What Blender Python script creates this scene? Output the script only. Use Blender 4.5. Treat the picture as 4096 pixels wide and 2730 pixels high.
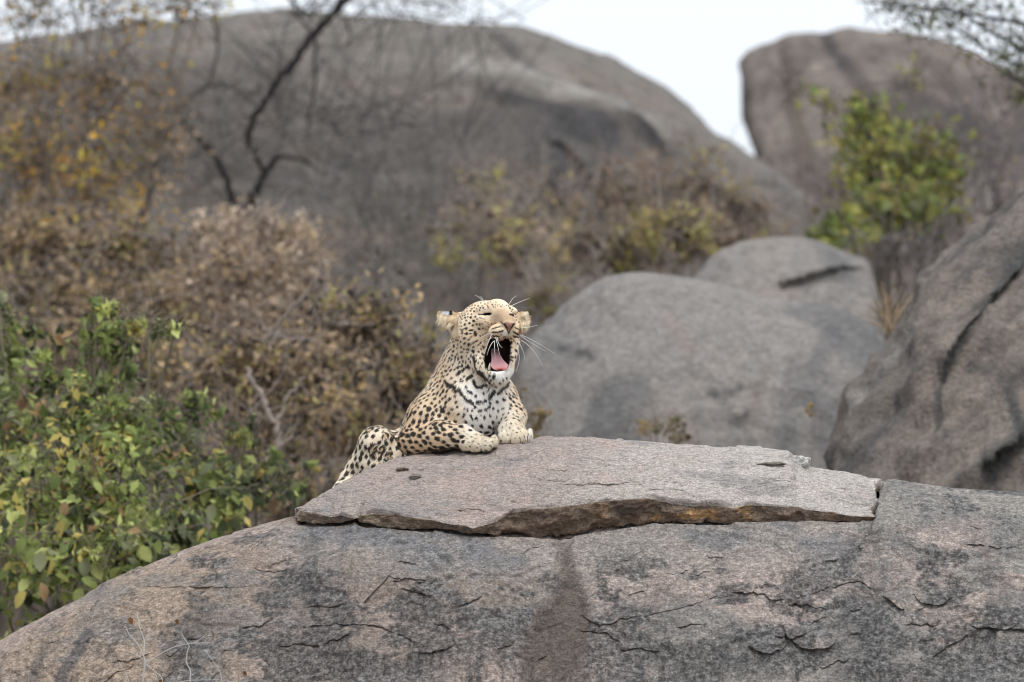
import bpy, math, random
import numpy as np
from mathutils import Vector, Matrix, Euler

for _o in list(bpy.data.objects):
    bpy.data.objects.remove(_o, do_unlink=True)
scene = bpy.context.scene
C = scene.collection

# ------------------------------------------------------------------ camera
# long lens, 20 m from the leopard; the frame is 3.0 m wide at that distance
S = 3.0 / 4096.0
CX, CY, CZ = 2048.0, 1365.0, 2.6
cam = bpy.data.cameras.new('camera')
cam.sensor_width = 36.0
cam.lens = 240.0
cam.clip_start = 0.5
cam.clip_end = 2000.0
cam.dof.use_dof = True
cam.dof.focus_distance = 20.08
cam.dof.aperture_fstop = 4.9
cam_o = bpy.data.objects.new('camera', cam)
cam_o.location = (0, 0, CZ)
cam_o.rotation_euler = (math.radians(90), 0, 0)
C.objects.link(cam_o)
scene.camera = cam_o

# ------------------------------------------------------------------ bright overcast daylight
SUN_EL, SUN_AZ = math.radians(62), math.radians(25)      # behind the camera, a little to the right
world = bpy.data.worlds.new('World')
scene.world = world
world.use_nodes = True
wn = world.node_tree
bgn = wn.nodes['Background']
sky = wn.nodes.new('ShaderNodeTexSky')
sky.sky_type = 'NISHITA'
sky.sun_disc = False
sky.sun_elevation = SUN_EL
sky.sun_rotation = math.pi - SUN_AZ
sky.dust_density = 3.0
sky.ozone_density = 1.5
hs = wn.nodes.new('ShaderNodeHueSaturation')
hs.inputs['Saturation'].default_value = 0.22
wn.links.new(sky.outputs[0], hs.inputs['Color'])
cloud = wn.nodes.new('ShaderNodeMix'); cloud.data_type = 'RGBA'          # even cloud deck over the clear sky
cloud.inputs['Factor'].default_value = 0.78
cloud.inputs[7].default_value = (5.75, 6.2, 6.75, 1.0)
wn.links.new(hs.outputs[0], cloud.inputs[6])
wn.links.new(cloud.outputs[2], bgn.inputs['Color'])
bgn.inputs['Strength'].default_value = 0.15
sun = bpy.data.lights.new('sun', 'SUN')
sun.energy = 1.45
sun.angle = math.radians(18)
sun.color = (1.0, 0.97, 0.92)
sun_o = bpy.data.objects.new('sun', sun)
sun_dir = Vector((math.sin(SUN_AZ) * math.cos(SUN_EL), -math.cos(SUN_AZ) * math.cos(SUN_EL), math.sin(SUN_EL)))
sun_o.rotation_euler = sun_dir.to_track_quat('Z', 'Y').to_euler()
sun_o.location = (0, -5, 30)
C.objects.link(sun_o)
scene.view_settings.view_transform = 'Standard'
scene.view_settings.look = 'None'
scene.view_settings.gamma = 1.0
scene.view_settings.use_curve_mapping = False
scene.view_settings.exposure = 0.38
scene.cycles.filter_width = 1.05

# ------------------------------------------------------------------ helpers
RNG = np.random.default_rng(11)
rnd = random.Random(5)

def P(u, v, d):
    """photo pixel + distance in metres -> world point(s)"""
    u, v, d = np.broadcast_arrays(np.asarray(u, float), np.asarray(v, float), np.asarray(d, float))
    k = S * d / 20.0
    return np.stack([(u - CX) * k, d, CZ - (v - CY) * k], -1)

_perm = np.concatenate([RNG.permutation(256)] * 3).astype(np.int32)
_g = RNG.normal(size=(256, 3)); _g /= np.linalg.norm(_g, axis=1)[:, None]
_g = _g.astype(np.float32)
def pnoise(p):
    p = np.asarray(p, np.float64)
    i = np.floor(p).astype(np.int64); f = (p - i).astype(np.float32); i &= 255
    w = f * f * f * (f * (f * 6 - 15) + 10)
    out = 0
    for dx in (0, 1):
        wx = w[..., 0] if dx else 1 - w[..., 0]
        hx = _perm[(i[..., 0] + dx) & 255]
        for dy in (0, 1):
            wy = w[..., 1] if dy else 1 - w[..., 1]
            hy = _perm[hx + ((i[..., 1] + dy) & 255)]
            for dz in (0, 1):
                wz = w[..., 2] if dz else 1 - w[..., 2]
                g = _g[_perm[hy + ((i[..., 2] + dz) & 255)]]
                dot = g[..., 0] * (f[..., 0] - dx) + g[..., 1] * (f[..., 1] - dy) + g[..., 2] * (f[..., 2] - dz)
                out = out + wx * wy * wz * dot
    return out * 1.6
def fbm(p, octv=4, gain=0.5, lac=2.07):
    s, a, t = 0, 1.0, 0
    p = np.asarray(p, float)
    for _ in range(octv):
        s = s + a * pnoise(p); t += a; a *= gain; p = p * lac + 17.3
    return s / t
def ridged(p, octv=4):
    s, a = 0, 1.0
    p = np.asarray(p, float)
    for _ in range(octv):
        s = s + a * (1 - np.abs(pnoise(p)) * 2); a *= 0.5; p = p * 2.1 + 9.1
    return s / 1.9
def sstep(a, b, x):
    t = np.clip((x - a) / (b - a), 0, 1)
    return t * t * (3 - 2 * t)
def lerp(a, b, t):
    return a + (b - a) * t
def mixc(c, col, m):
    return c * (1 - m[..., None]) + np.asarray(col) * m[..., None]

def mesh_np(name, V, F, col=None, smooth=True):
    V = np.ascontiguousarray(V, np.float32).reshape(-1, 3)
    F = np.ascontiguousarray(F, np.int32)
    me = bpy.data.meshes.new(name)
    me.vertices.add(len(V)); me.vertices.foreach_set('co', V.ravel())
    k = F.shape[1]
    me.loops.add(F.size); me.loops.foreach_set('vertex_index', F.ravel())
    me.polygons.add(len(F)); me.polygons.foreach_set('loop_start', np.arange(0, F.size, k, dtype=np.int32))
    me.polygons.foreach_set('use_smooth', np.full(len(F), smooth, dtype=bool))
    me.update(calc_edges=True)
    if col is not None:
        a = me.color_attributes.new('col', 'FLOAT_COLOR', 'POINT')
        c4 = np.ones((len(V), 4), np.float32); col = np.asarray(col); c4[:, :col.shape[-1]] = col.reshape(-1, col.shape[-1])
        a.data.foreach_set('color', c4.ravel())
    return me

def obj(name, me, mat=None, parent=None, **props):
    o = bpy.data.objects.new(name, me)
    if me is not None and mat is not None and len(me.materials) == 0:
        me.materials.append(mat)
    C.objects.link(o)
    if parent is not None:
        o.parent = parent
        o.matrix_parent_inverse = Matrix.Translation(-parent.location) if parent.type == 'EMPTY' else Matrix.Identity(4)
    for k, v in props.items():
        o[k] = v
    return o
def thing(name, loc, label, category, group=None):
    o = bpy.data.objects.new(name, None)
    o.location = tuple(float(x) for x in loc); o.empty_display_size = 0.1
    C.objects.link(o)
    o['label'] = label; o['category'] = category
    if group: o['group'] = group
    return o

def grid_faces(nr, nc):
    i = np.arange(nr - 1)[:, None] * nc + np.arange(nc - 1)[None, :]
    return np.stack([i, i + 1, i + nc + 1, i + nc], -1).reshape(-1, 4)
def grid_normals(G):
    du = np.gradient(G, axis=1); dv = np.gradient(G, axis=0)
    n = np.cross(du, dv)
    return n / (np.linalg.norm(n, axis=-1, keepdims=True) + 1e-12)

class MB:
    """collects quads for one mesh"""
    def __init__(s): s.V, s.F, s.K, s.n = [], [], [], 0
    def add(s, V, F, col):
        V = np.asarray(V, float).reshape(-1, 3)
        s.V.append(V); s.F.append(np.asarray(F) + s.n); s.n += len(V)
        s.K.append(np.broadcast_to(np.asarray(col, float), (len(V), 3)))
    def tube(s, pts, rad, col, sides=4):
        pts = np.asarray(pts, float); n = len(pts)
        rad = np.broadcast_to(np.asarray(rad, float), (n,))
        t = np.gradient(pts, axis=0); t /= np.linalg.norm(t, axis=1)[:, None] + 1e-9
        ref = np.array([0.31, 0.9, 0.27]) if abs(t[0, 1]) < 0.85 else np.array([1.0, 0, 0.1])
        a = np.cross(t, ref); a /= np.linalg.norm(a, axis=1)[:, None] + 1e-9
        b = np.cross(t, a)
        th = np.arange(sides) * 2 * math.pi / sides
        ring = pts[:, None] + rad[:, None, None] * (a[:, None] * np.cos(th)[None, :, None] + b[:, None] * np.sin(th)[None, :, None])
        i = np.arange(n - 1)[:, None] * sides; j = np.arange(sides)[None, :]; j2 = (j + 1) % sides
        F = np.stack([i + j, i + j2, i + sides + j2, i + sides + j], -1).reshape(-1, 4)
        s.add(ring, F, col)
    def build(s, name, mat, parent=None, smooth=True, **props):
        me = mesh_np(name, np.concatenate(s.V), np.concatenate(s.F), np.concatenate(s.K), smooth)
        return obj(name, me, mat, parent, **props)

# ------------------------------------------------------------------ materials
def new_mat(name):
    m = bpy.data.materials.new(name); m.use_nodes = True
    nt = m.node_tree
    return m, nt, nt.nodes['Principled BSDF']
def N(nt, t, **kw):
    n = nt.nodes.new(t)
    for k, v in kw.items():
        if k.startswith('i_'):
            n.inputs[k[2:]].default_value = v
        else:
            setattr(n, k, v)
    return n
def rock_mat(name, grain=220.0, contrast=0.5, bump=0.35, bdist=0.004, streak=0.0, speck=0.0):
    m, nt, bs = new_mat(name)
    L = nt.links.new
    tc = N(nt, 'ShaderNodeTexCoord')
    at = N(nt, 'ShaderNodeAttribute', attribute_name='col')
    n1 = N(nt, 'ShaderNodeTexNoise'); n1.inputs['Scale'].default_value = grain; n1.inputs['Detail'].default_value = 3.0; n1.inputs['Roughness'].default_value = 0.7
    n2 = N(nt, 'ShaderNodeTexNoise'); n2.inputs['Scale'].default_value = grain * 0.27; n2.inputs['Detail'].default_value = 6.0; n2.inputs['Roughness'].default_value = 0.72
    vo = N(nt, 'ShaderNodeTexVoronoi'); vo.inputs['Scale'].default_value = grain * 0.62
    mp = N(nt, 'ShaderNodeMapping'); mp.inputs['Scale'].default_value = (1.0, 1.0, 1.0 + streak)
    L(tc.outputs['Object'], mp.inputs['Vector'])
    L(tc.outputs['Object'], n1.inputs['Vector']); L(mp.outputs[0], n2.inputs['Vector']); L(mp.outputs[0], vo.inputs['Vector'])
    r1 = N(nt, 'ShaderNodeMapRange'); r1.inputs['From Min'].default_value = 0.30; r1.inputs['From Max'].default_value = 0.70
    r1.inputs['To Min'].default_value = 1 - contrast; r1.inputs['To Max'].default_value = 1 + contrast
    L(n1.outputs['Fac'], r1.inputs['Value'])
    r2 = N(nt, 'ShaderNodeMapRange'); r2.inputs['From Min'].default_value = 0.28; r2.inputs['From Max'].default_value = 0.72
    r2.inputs['To Min'].default_value = 1 - contrast * 0.8; r2.inputs['To Max'].default_value = 1 + contrast * 0.8
    L(n2.outputs['Fac'], r2.inputs['Value'])
    mu = N(nt, 'ShaderNodeMath', operation='MULTIPLY'); L(r1.outputs[0], mu.inputs[0]); L(r2.outputs[0], mu.inputs[1])
    # single crystals: each cell a little warmer or cooler
    sep = N(nt, 'ShaderNodeSeparateColor'); L(vo.outputs['Color'], sep.inputs[0])
    r3 = N(nt, 'ShaderNodeMapRange'); r3.inputs['To Min'].default_value = 1 - contrast * 0.5; r3.inputs['To Max'].default_value = 1 + contrast * 0.5
    L(sep.outputs[0], r3.inputs['Value'])
    mu2 = N(nt, 'ShaderNodeMath', operation='MULTIPLY'); L(mu.outputs[0], mu2.inputs[0]); L(r3.outputs[0], mu2.inputs[1])
    fin = mu2
    if speck:
        # coarse salt and pepper: bare crystals showing through the crust
        n3 = N(nt, 'ShaderNodeTexNoise'); n3.inputs['Scale'].default_value = speck; n3.inputs['Detail'].default_value = 5.0; n3.inputs['Roughness'].default_value = 0.75
        L(tc.outputs['Object'], n3.inputs['Vector'])
        r4 = N(nt, 'ShaderNodeMapRange'); r4.inputs['From Min'].default_value = 0.42; r4.inputs['From Max'].default_value = 0.62; r4.inputs['To Min'].default_value = 0.5; r4.inputs['To Max'].default_value = 2.0
        L(n3.outputs['Fac'], r4.inputs['Value'])
        mx = N(nt, 'ShaderNodeMix'); mx.data_type = 'FLOAT'
        L(at.outputs['Alpha'], mx.inputs[0]); mx.inputs[2].default_value = 1.0; L(r4.outputs[0], mx.inputs[3])
        fin = N(nt, 'ShaderNodeMath', operation='MULTIPLY'); L(mu2.outputs[0], fin.inputs[0]); L(mx.outputs[0], fin.inputs[1])
    vm = N(nt, 'ShaderNodeVectorMath', operation='SCALE'); L(at.outputs['Color'], vm.inputs[0]); L(fin.outputs[0], vm.inputs['Scale'])
    L(vm.outputs[0], bs.inputs['Base Color'])
    bs.inputs['Roughness'].default_value = 0.88
    bs.inputs['Specular IOR Level'].default_value = 0.25
    ad = N(nt, 'ShaderNodeMath', operation='ADD'); L(n1.outputs['Fac'], ad.inputs[0]); L(n2.outputs['Fac'], ad.inputs[1])
    bp = N(nt, 'ShaderNodeBump'); bp.inputs['Strength'].default_value = bump; bp.inputs['Distance'].default_value = bdist
    L(ad.outputs[0], bp.inputs['Height']); L(bp.outputs[0], bs.inputs['Normal'])
    return m
def attr_mat(name, rough=0.7, translucent=0.0, spec=0.2, sheen=0.0):
    m, nt, bs = new_mat(name)
    at = N(nt, 'ShaderNodeAttribute', attribute_name='col')
    nt.links.new(at.outputs['Color'], bs.inputs['Base Color'])
    bs.inputs['Roughness'].default_value = rough
    bs.inputs['Specular IOR Level'].default_value = spec
    if translucent:
        tr = N(nt, 'ShaderNodeBsdfTranslucent'); mx = N(nt, 'ShaderNodeMixShader')
        nt.links.new(at.outputs['Color'], tr.inputs['Color'])
        mx.inputs[0].default_value = translucent
        nt.links.new(bs.outputs[0], mx.inputs[1]); nt.links.new(tr.outputs[0], mx.inputs[2])
        nt.links.new(mx.outputs[0], nt.nodes['Material Output'].inputs['Surface'])
    return m
M_ROCK = rock_mat('granite_near', 170.0, 0.45, 0.7, 0.006, 1.2, 62.0)
M_SLAB = rock_mat('granite_slab', 190.0, 0.42, 0.6, 0.005, 3.5)
M_ROCK_MID = rock_mat('granite_mid', 60.0, 0.27, 0.8, 0.02, 0.8)
M_ROCK_FAR = rock_mat('granite_far', 22.0, 0.32, 0.7, 0.05)
M_LEAF = attr_mat('leaf', 0.55, 0.42, 0.25)
M_BARK = attr_mat('bark', 0.9, 0.0, 0.15)
M_SKIN = attr_mat('hide', 0.8, 0.0, 0.15)
M_FUR = attr_mat('fur_strand', 0.65, 0.12, 0.25)
M_WET = attr_mat('wet_flesh', 0.35, 0.0, 0.5)

# ------------------------------------------------------------------ ground
g = 80
gx = np.concatenate([np.linspace(-900, -60, 8), np.linspace(-50, 50, g), np.linspace(60, 900, 8)])
gy = np.concatenate([np.linspace(-300, 5, 8), np.linspace(8, 90, g), np.linspace(110, 1500, 8)])
GX, GY = np.meshgrid(gx, gy)
Gp = np.stack([GX, GY, 0 * GX], -1)
Gp[..., 2] = 0.12 * fbm(Gp * 0.15, 3) - 0.05
gc = mixc(np.full(Gp.shape, 1.0) * np.array([0.16, 0.12, 0.085]), (0.09, 0.075, 0.055), sstep(-0.2, 0.3, fbm(Gp * 0.4, 3)))
obj('ground', mesh_np('ground', Gp, grid_faces(*GX.shape), gc), rock_mat('soil', 12.0, 0.4, 0.6, 0.03), kind='structure',
    label='dry brown earth around the rocks', category='ground')
# ------------------------------------------------------------------ the near boulder and the slab on it
def arr(pts): 
    a = np.array(pts, float); return a[:, 0], a[:, 1]
SLAB_S = arr([(1175,2026),(1240,1985),(1300,1958),(1362,1930),(1470,1880),(1571,1835),(1660,1812),(1760,1797),(1880,1785),(2000,1772),(2130,1757),(2200,1750),(2300,1752),(2430,1763),(2550,1775),(2630,1783),(2900,1793),(3040,1800),(3150,1810),(3166,1822),(3185,1850),(3240,1873),(3380,1890),(3480,1915),(3540,1926)])
SLAB_T = arr([(1175,2034),(1191,2042),(1260,2052),(1321,2065),(1360,2056),(1400,2070),(1420,2076),(1432,2062),(1500,2050),(1586,2054),(1652,2070),(1720,2076),(1807,2095),(1850,2098),(1890,2112),(1930,2098),(1984,2081),(2020,2058),(2050,2042),(2100,2034),(2150,2031),(2230,2022),(2315,2015),(2380,2002),(2455,1996),(2560,1990),(2620,1993),(2687,2009),(2797,2018),(2870,2016),(2935,2031),(3002,2012),(3100,2018),(3184,2026),(3294,2042),(3405,2059),(3480,2064),(3540,2070)])
SLAB_B = arr([(1175,2080),(1191,2090),(1260,2094),(1354,2095),(1405,2084),(1420,2079),(1440,2090),(1509,2106),(1600,2116),(1680,2123),(1760,2120),(1830,2128),(1890,2138),(2000,2142),(2100,2146),(2170,2152),(2238,2159),(2315,2138),(2383,2123),(2480,2108),(2609,2090),(2742,2093),(2880,2096),(3018,2091),(3184,2090),(3350,2090),(3515,2088),(3540,2087)])
BOULD_L = arr([(-1600,4900),(-1200,3500),(-900,3060),(-400,2770),(0,2558),(149,2481),(297,2401),(405,2345),(518,2294),(630,2243),(744,2199),(892,2145),(1071,2100),(1150,2080)])
BOULD_R = arr([(3545,1926),(3650,1936),(3750,1945),(3900,1957),(4096,1970),(4500,2010),(5000,2150),(5400,2900),(5600,4900)])
KQ = 1400.0
D_R = 20.25
def smooth1(v, w=7):
    k = np.hanning(w + 2)[1:-1]; k /= k.sum()
    return np.convolve(np.pad(v, (w // 2, w // 2), mode='edge'), k, mode='valid')
def slab_edge_s(u):
    vs = np.interp(u, *SLAB_S); vt = np.interp(u, *SLAB_T)
    return np.sqrt(np.maximum(vt - vs, 4) / KQ)
def boulder_ridge(u):
    uu = np.linspace(1191, 3500, 300)
    sc = np.maximum(slab_edge_s(uu) - 0.022, 0.02)
    vr = np.interp(uu, *SLAB_B) - KQ * sc ** 2
    vr = np.maximum(vr, np.interp(uu, *SLAB_S) + 14)
    X = np.concatenate([BOULD_L[0], uu, BOULD_R[0]]); Y = np.concatenate([BOULD_L[1], vr, BOULD_R[1]])
    return np.interp(u, X, Y)
def low_relief(W):
    return 0.010 * fbm(W * np.array([1.1, 1.1, 1.6]), 3) + 0.004 * fbm(W * 5.0, 2)
def strata(W, freq=3.2, step=0.007):
    """thin exfoliation sheets: terraces of a low noise"""
    n = fbm(W * np.array([freq, freq, freq * 2.2]) + 3.7, 4, 0.55) * 5.0
    f = np.floor(n); r = n - f
    return (f + sstep(0.0, 0.16, r)) * step
def ledge(U, V, pts, h, Lf, gr, wob=0.0, fine=3.5, sw=1.6, dg=1.0):
    """raised lip along a line (photo px): sharp below, fading upwards, with a crack under it"""
    x, y = arr(pts)
    o = np.argsort(x); x, y = x[o], y[o]
    out = np.zeros(U.shape)
    m = (U > x[0] - 6) & (U < x[-1] + 6) & (V > y.min() - 5 * Lf) & (V < y.max() + 40 + 3 * sw)
    if not m.any(): return out
    Um, Vm = U[m], V[m]; z = Um * 0
    vl = np.interp(Um, x, y) + wob * pnoise(np.stack([Um / 26.0, z, z + 3 + x[0]], -1)) + fine * pnoise(np.stack([Um / 7.0, z, z + 8], -1))
    span = x[-1] - x[0]
    tp = sstep(x[0] - 4, x[0] + 0.15 * span, Um) * (1 - sstep(x[-1] - 0.15 * span, x[-1] + 4, Um))
    dv = vl - Vm
    up = sstep(-sw, sw, dv) * np.exp(-np.maximum(dv, 0) / Lf) * h
    dn = np.exp(-((dv + sw + 1.5) / (2.2 + sw)) ** 2) * gr * dg * (0.75 + 0.5 * pnoise(np.stack([Um / 30.0, z, z + 5], -1)))
    out[m] = (up - dn) * tp
    return out
LEDGES = [([(1000,2212),(1047,2181),(1089,2139)],.010,40,.008), ([(1012,2271),(1050,2279),(1095,2286),(1140,2279),(1170,2268)],.012,34,.012),
 ([(292,2482),(325,2462),(357,2454),(384,2428),(408,2398)],.016,45,.012), ([(500,2378),(595,2353),(744,2353),(892,2360),(1040,2355)],.006,70,.007),
 ([(186,2590),(230,2582),(262,2560)],.010,40,.010), ([(1665,2612),(1731,2603),(1780,2590),(1826,2573)],.012,50,.014), ([(1838,2427),(1885,2401),(1930,2383)],.012,50,.012),
 ([(1345,2492),(1398,2493),(1457,2490),(1523,2506)],.008,45,.008), ([(1840,2706),(1915,2674),(1975,2660)],.013,40,.012), ([(2325,2448),(2361,2478),(2385,2490),(2468,2484)],.012,40,.010),
 ([(2920,2369),(2993,2364),(3053,2370),(3080,2395),(3140,2395)],.013,40,.014), ([(2985,2591),(3029,2594),(3077,2608),(3120,2590),(3150,2576)],.020,55,.018),
 ([(3124,2490),(3142,2526),(3190,2570),(3231,2589),(3291,2585),(3330,2572),(3354,2552)],.022,70,.02), ([(3538,2399),(3576,2425),(3615,2444)],.014,40,.016),
 ([(3650,2375),(3683,2401),(3755,2408),(3800,2388)],.016,40,.016), ([(3880,2509),(3975,2508),(4120,2521)],.014,60,.016), ([(3845,2191),(3933,2190),(3981,2200),(4070,2186)],.012,40,.014),
 ([(3455,2156),(3480,2155),(3508,2161)],.014,30,.016), ([(3415,2204),(3445,2212)],.012,24,.014), ([(3880,2110),(3930,2122)],.008,24,.01),
 ([(1560,2330),(1640,2318),(1720,2322)],.006,50,.006), ([(1180,2520),(1350,2492),(1523,2506),(1640,2560),(1700,2610)],.005,60,.007), ([(2400,2492),(2560,2470),(2700,2440),(2900,2372)],.005,60,.006), ([(3140,2396),(3300,2360),(3440,2330),(3540,2398)],.006,60,.008), ([(2080,2222),(2130,2200),(2180,2192)],.005,30,.005), ([(640,2560),(720,2545),(800,2552)],.006,40,.005),
 ([(2480,2600),(2560,2588),(2640,2610)],.008,50,.007), ([(1120,2600),(1200,2580),(1290,2592)],.008,50,.007), ([(2700,2520),(2770,2500),(2830,2505)],.009,44,.009), ([(3730,2620),(3800,2570),(3870,2540)],.010,50,.009)]
_lr = np.random.default_rng(77)
for _i in range(46):
    _u, _v, _l = _lr.uniform(0, 4100), _lr.uniform(2190, 2760), _lr.uniform(50, 190)
    if _v < np.interp(_u, [0, 1190, 4096], [2640, 2180, 2030]): continue
    _sl = _lr.normal(-0.12 if _u > 1500 else -0.4, 0.25)
    LEDGES.append(([(_u + _l * t, _v + _l * t * _sl + _lr.normal(0, 7)) for t in (0, .3, .6, 1)], _lr.uniform(.003, .009), _lr.uniform(25, 70), _lr.uniform(.003, .010)))
def poly_sd(U, V, poly):
    """signed distance (px) to a closed polygon, negative inside"""
    p = np.array(poly, float); q = np.roll(p, -1, 0)
    d2 = np.full(np.shape(U), 1e12); ins = np.zeros(np.shape(U), bool)
    for (ax, ay), (bx, by) in zip(p, q):
        ex, ey = bx - ax, by - ay
        t = np.clip(((U - ax) * ex + (V - ay) * ey) / (ex * ex + ey * ey + 1e-9), 0, 1)
        d2 = np.minimum(d2, (U - ax - t * ex) ** 2 + (V - ay - t * ey) ** 2)
        c = ((ay > V) != (by > V)) & (U < (bx - ax) * (V - ay) / (by - ay + 1e-12) + ax)
        ins ^= c
    return np.where(ins, -1, 1) * np.sqrt(d2)

STAIN_COL = [(2225,2180),(2290,2165),(2310,2260),(2338,2335),(2350,2400),(2361,2454),(2379,2502),(2361,2573),(2349,2760),(2082,2760),(2076,2633),(2100,2514),(2141,2460),(2201,2431),(2225,2370)]
def rock_colour(W, U, V, slab):
    n1 = fbm(W * np.array([2.2, 2.2, 3.4]) + 1.0, 5, 0.6)
    n2 = fbm(W * np.array([5.5, 5.5, 9.0]) + 21.0, 5, 0.62)
    n3 = fbm(W * np.array([1.1, 1.1, 1.8]) + 41.0, 4)
    if slab:
        c = np.full(U.shape + (3,), 1.0) * np.array([0.290, 0.243, 0.218])
        c = mixc(c, (0.375, 0.345, 0.318), sstep(2150, 2900, U + 500 * n1) * 0.85)  # greyer right; lighter right against darker left also paints in the slab's shading
        c = mixc(c, (0.335, 0.262, 0.232), sstep(0.0, 0.2, n2) * 0.55 * (1 - sstep(2300, 2900, U) * 0.6))
        c = mixc(c, (0.20, 0.19, 0.185), sstep(0.06, 0.30, fbm(W * np.array([4, 4, 14.0]) + 5, 5, 0.68)) * 0.7)
        return c
    c = np.full(U.shape + (3,), 1.0) * np.array([0.200, 0.163, 0.140])
    c = mixc(c, (0.285, 0.218, 0.165), (1 - sstep(300, 1500, U + 500 * n3)) * 0.75)               # tan left flank
    c = mixc(c, (0.215, 0.207, 0.193), sstep(1900, 2900, U + 700 * n3) * 0.7)                       # greyer right
    c = mixc(c, (0.31, 0.245, 0.215), sstep(0.04, 0.2, n1) * 0.65)
    lic_dark = sstep(0.03, 0.17, n2 + 0.4 * n3 + 0.20 * sstep(2300, 2600, V) - 0.04) * (1 - 0.6 * (1 - sstep(200, 900, U)))
    c = mixc(c, (0.068, 0.066, 0.066), lic_dark * 0.80)                                                   # dark lichen crust, with extra dark tone towards the bottom
    c = mixc(c, (0.128, 0.124, 0.122), sstep(0.06, 0.22, fbm(W * np.array([3, 3, 7.0]) + 77, 5, 0.6)) * 0.5)   # bluish grey
    # bare grey band close under the slab
    vb = np.interp(U, *SLAB_B)
    band = sstep(0, 30, V - vb) * (1 - sstep(70, 240, V - vb + 60 * n2)) * sstep(1000, 1250, U) * (1 - sstep(3300, 3540, U))
    c = mixc(c, (0.25, 0.225, 0.205), band * 0.75)
    c = mixc(c, (0.135, 0.138, 0.148), band * sstep(0.0, 0.25, fbm(W * np.array([3.5, 3.5, 7]) + 9, 3)) * 0.65)
    sd = poly_sd(U, V, STAIN_COL) + 70 * n2 + 30 * n1 + 10 * (1 - sstep(2200, 2420, V))
    c = mixc(c, (0.088, 0.068, 0.057), (1 - sstep(-34, 30, sd)) * 0.8)                                # dark water stain
    for (x0, y0, x1, y1, wd, k) in [(360,2540,250,2740,26,.8),(190,2600,120,2740,22,.5),(1250,2160,1240,2330,40,.35),(820,2440,700,2600,60,.5),(3440,2420,3420,2740,90,.55),(1270,2390,1120,2420,70,.45),(2650,2440,2560,2470,90,.3),(2930,2600,3000,2640,90,.5),(3480,2130,3380,2250,40,.45),(3950,2240,4000,2420,50,.4)]:
        t = np.clip(((U - x0) * (x1 - x0) + (V - y0) * (y1 - y0)) / ((x1 - x0) ** 2 + (y1 - y0) ** 2), 0, 1)
        dd = np.hypot(U - x0 - t * (x1 - x0), V - y0 - t * (y1 - y0)) * (1 + 0.9 * n2)
        c = mixc(c, (0.075, 0.072, 0.072), (1 - sstep(wd * 0.5, wd * 1.3, dd)) * k)
    al = np.clip(0.30 + 0.6 * lic_dark, 0, 1) * (1 - 0.7 * (1 - sstep(-30, 22, sd))) * (1 - 0.6 * band)
    return np.concatenate([c, al[..., None]], -1)

# --- boulder
ub = np.concatenate([np.linspace(-1600, -60, 50), np.linspace(-45, 4140, 880), np.linspace(4160, 5600, 48)])
sb = np.concatenate([-np.linspace(1.9, 0.06, 26), np.sqrt(np.linspace(0, 8, 6) / KQ)[1:] , np.sqrt(np.linspace(12, 740, 205) / KQ), np.sqrt(np.linspace(770, 3000, 26) / KQ)])
UB, SB = np.meshgrid(ub, sb)
def f_prof(s):
    return np.where(s > 0, KQ * s * s, -60 * s + 700 * s * s)
VR = smooth1(boulder_ridge(ub), 5)
VB = np.minimum(VR[None, :] + f_prof(SB), 5000)
DB = D_R - SB
W0 = P(UB, VB, DB)
nb = grid_normals(W0)
nb *= np.sign((nb * np.array([0, -1, 0.6])).sum(-1, keepdims=True).mean())
disp = low_relief(W0) + strata(W0, 2.0, 0.006) + 0.003 * ridged(W0 * 14.0, 3) + (0.030 * fbm(W0 * np.array([2.6, 2.6, 4.0]) + 13, 5, 0.55)) * sstep(0.25, 0.5, SB)
vis = sstep(0.02, 0.1, SB)
lip = np.zeros(UB.shape)
for pts, h, Lf, gr in LEDGES:
    lip = lip + ledge(UB, VB, pts, h * 1.25, Lf * 1.6, gr, 7.0) * vis
# the raised sheet right of the slab
rl = np.interp(VB, [1900, 1926, 2000, 2087, 2100, 2150, 2205, 2264, 2330], [3560, 3545, 3530, 3520, 3524, 3480, 3425, 3360, 3300]) + 10 * pnoise(np.stack([VB / 15, UB * 0, UB * 0], -1))
disp = disp + 0.016 * sstep(-5, 5, UB - rl) * (1 - sstep(0, 420, UB - rl)) * (1 - sstep(2200, 2330, VB)) * vis
sdst = poly_sd(UB, VB, STAIN_COL)
disp = disp - 0.012 * (1 - sstep(-40, 10, sdst + 60 * fbm(W0 * 5.5, 3)))
# keep clear below the slab
inslab = (1 - sstep(0.0, 10, VB - np.interp(UB, *SLAB_B))) * sstep(1180, 1200, UB) * (1 - sstep(3500, 3530, UB))
disp = disp - 0.02 * inslab
WB = W0 + nb * disp[..., None] + lip[..., None] * np.array([0, -0.95, -0.45])
WB[..., 2] = np.maximum(WB[..., 2], -0.25)
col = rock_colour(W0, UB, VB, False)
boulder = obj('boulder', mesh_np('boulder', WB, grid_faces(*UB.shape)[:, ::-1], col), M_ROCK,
    label='huge rounded granite boulder with dark stains carrying the slab under the leopard', category='boulder')

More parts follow.
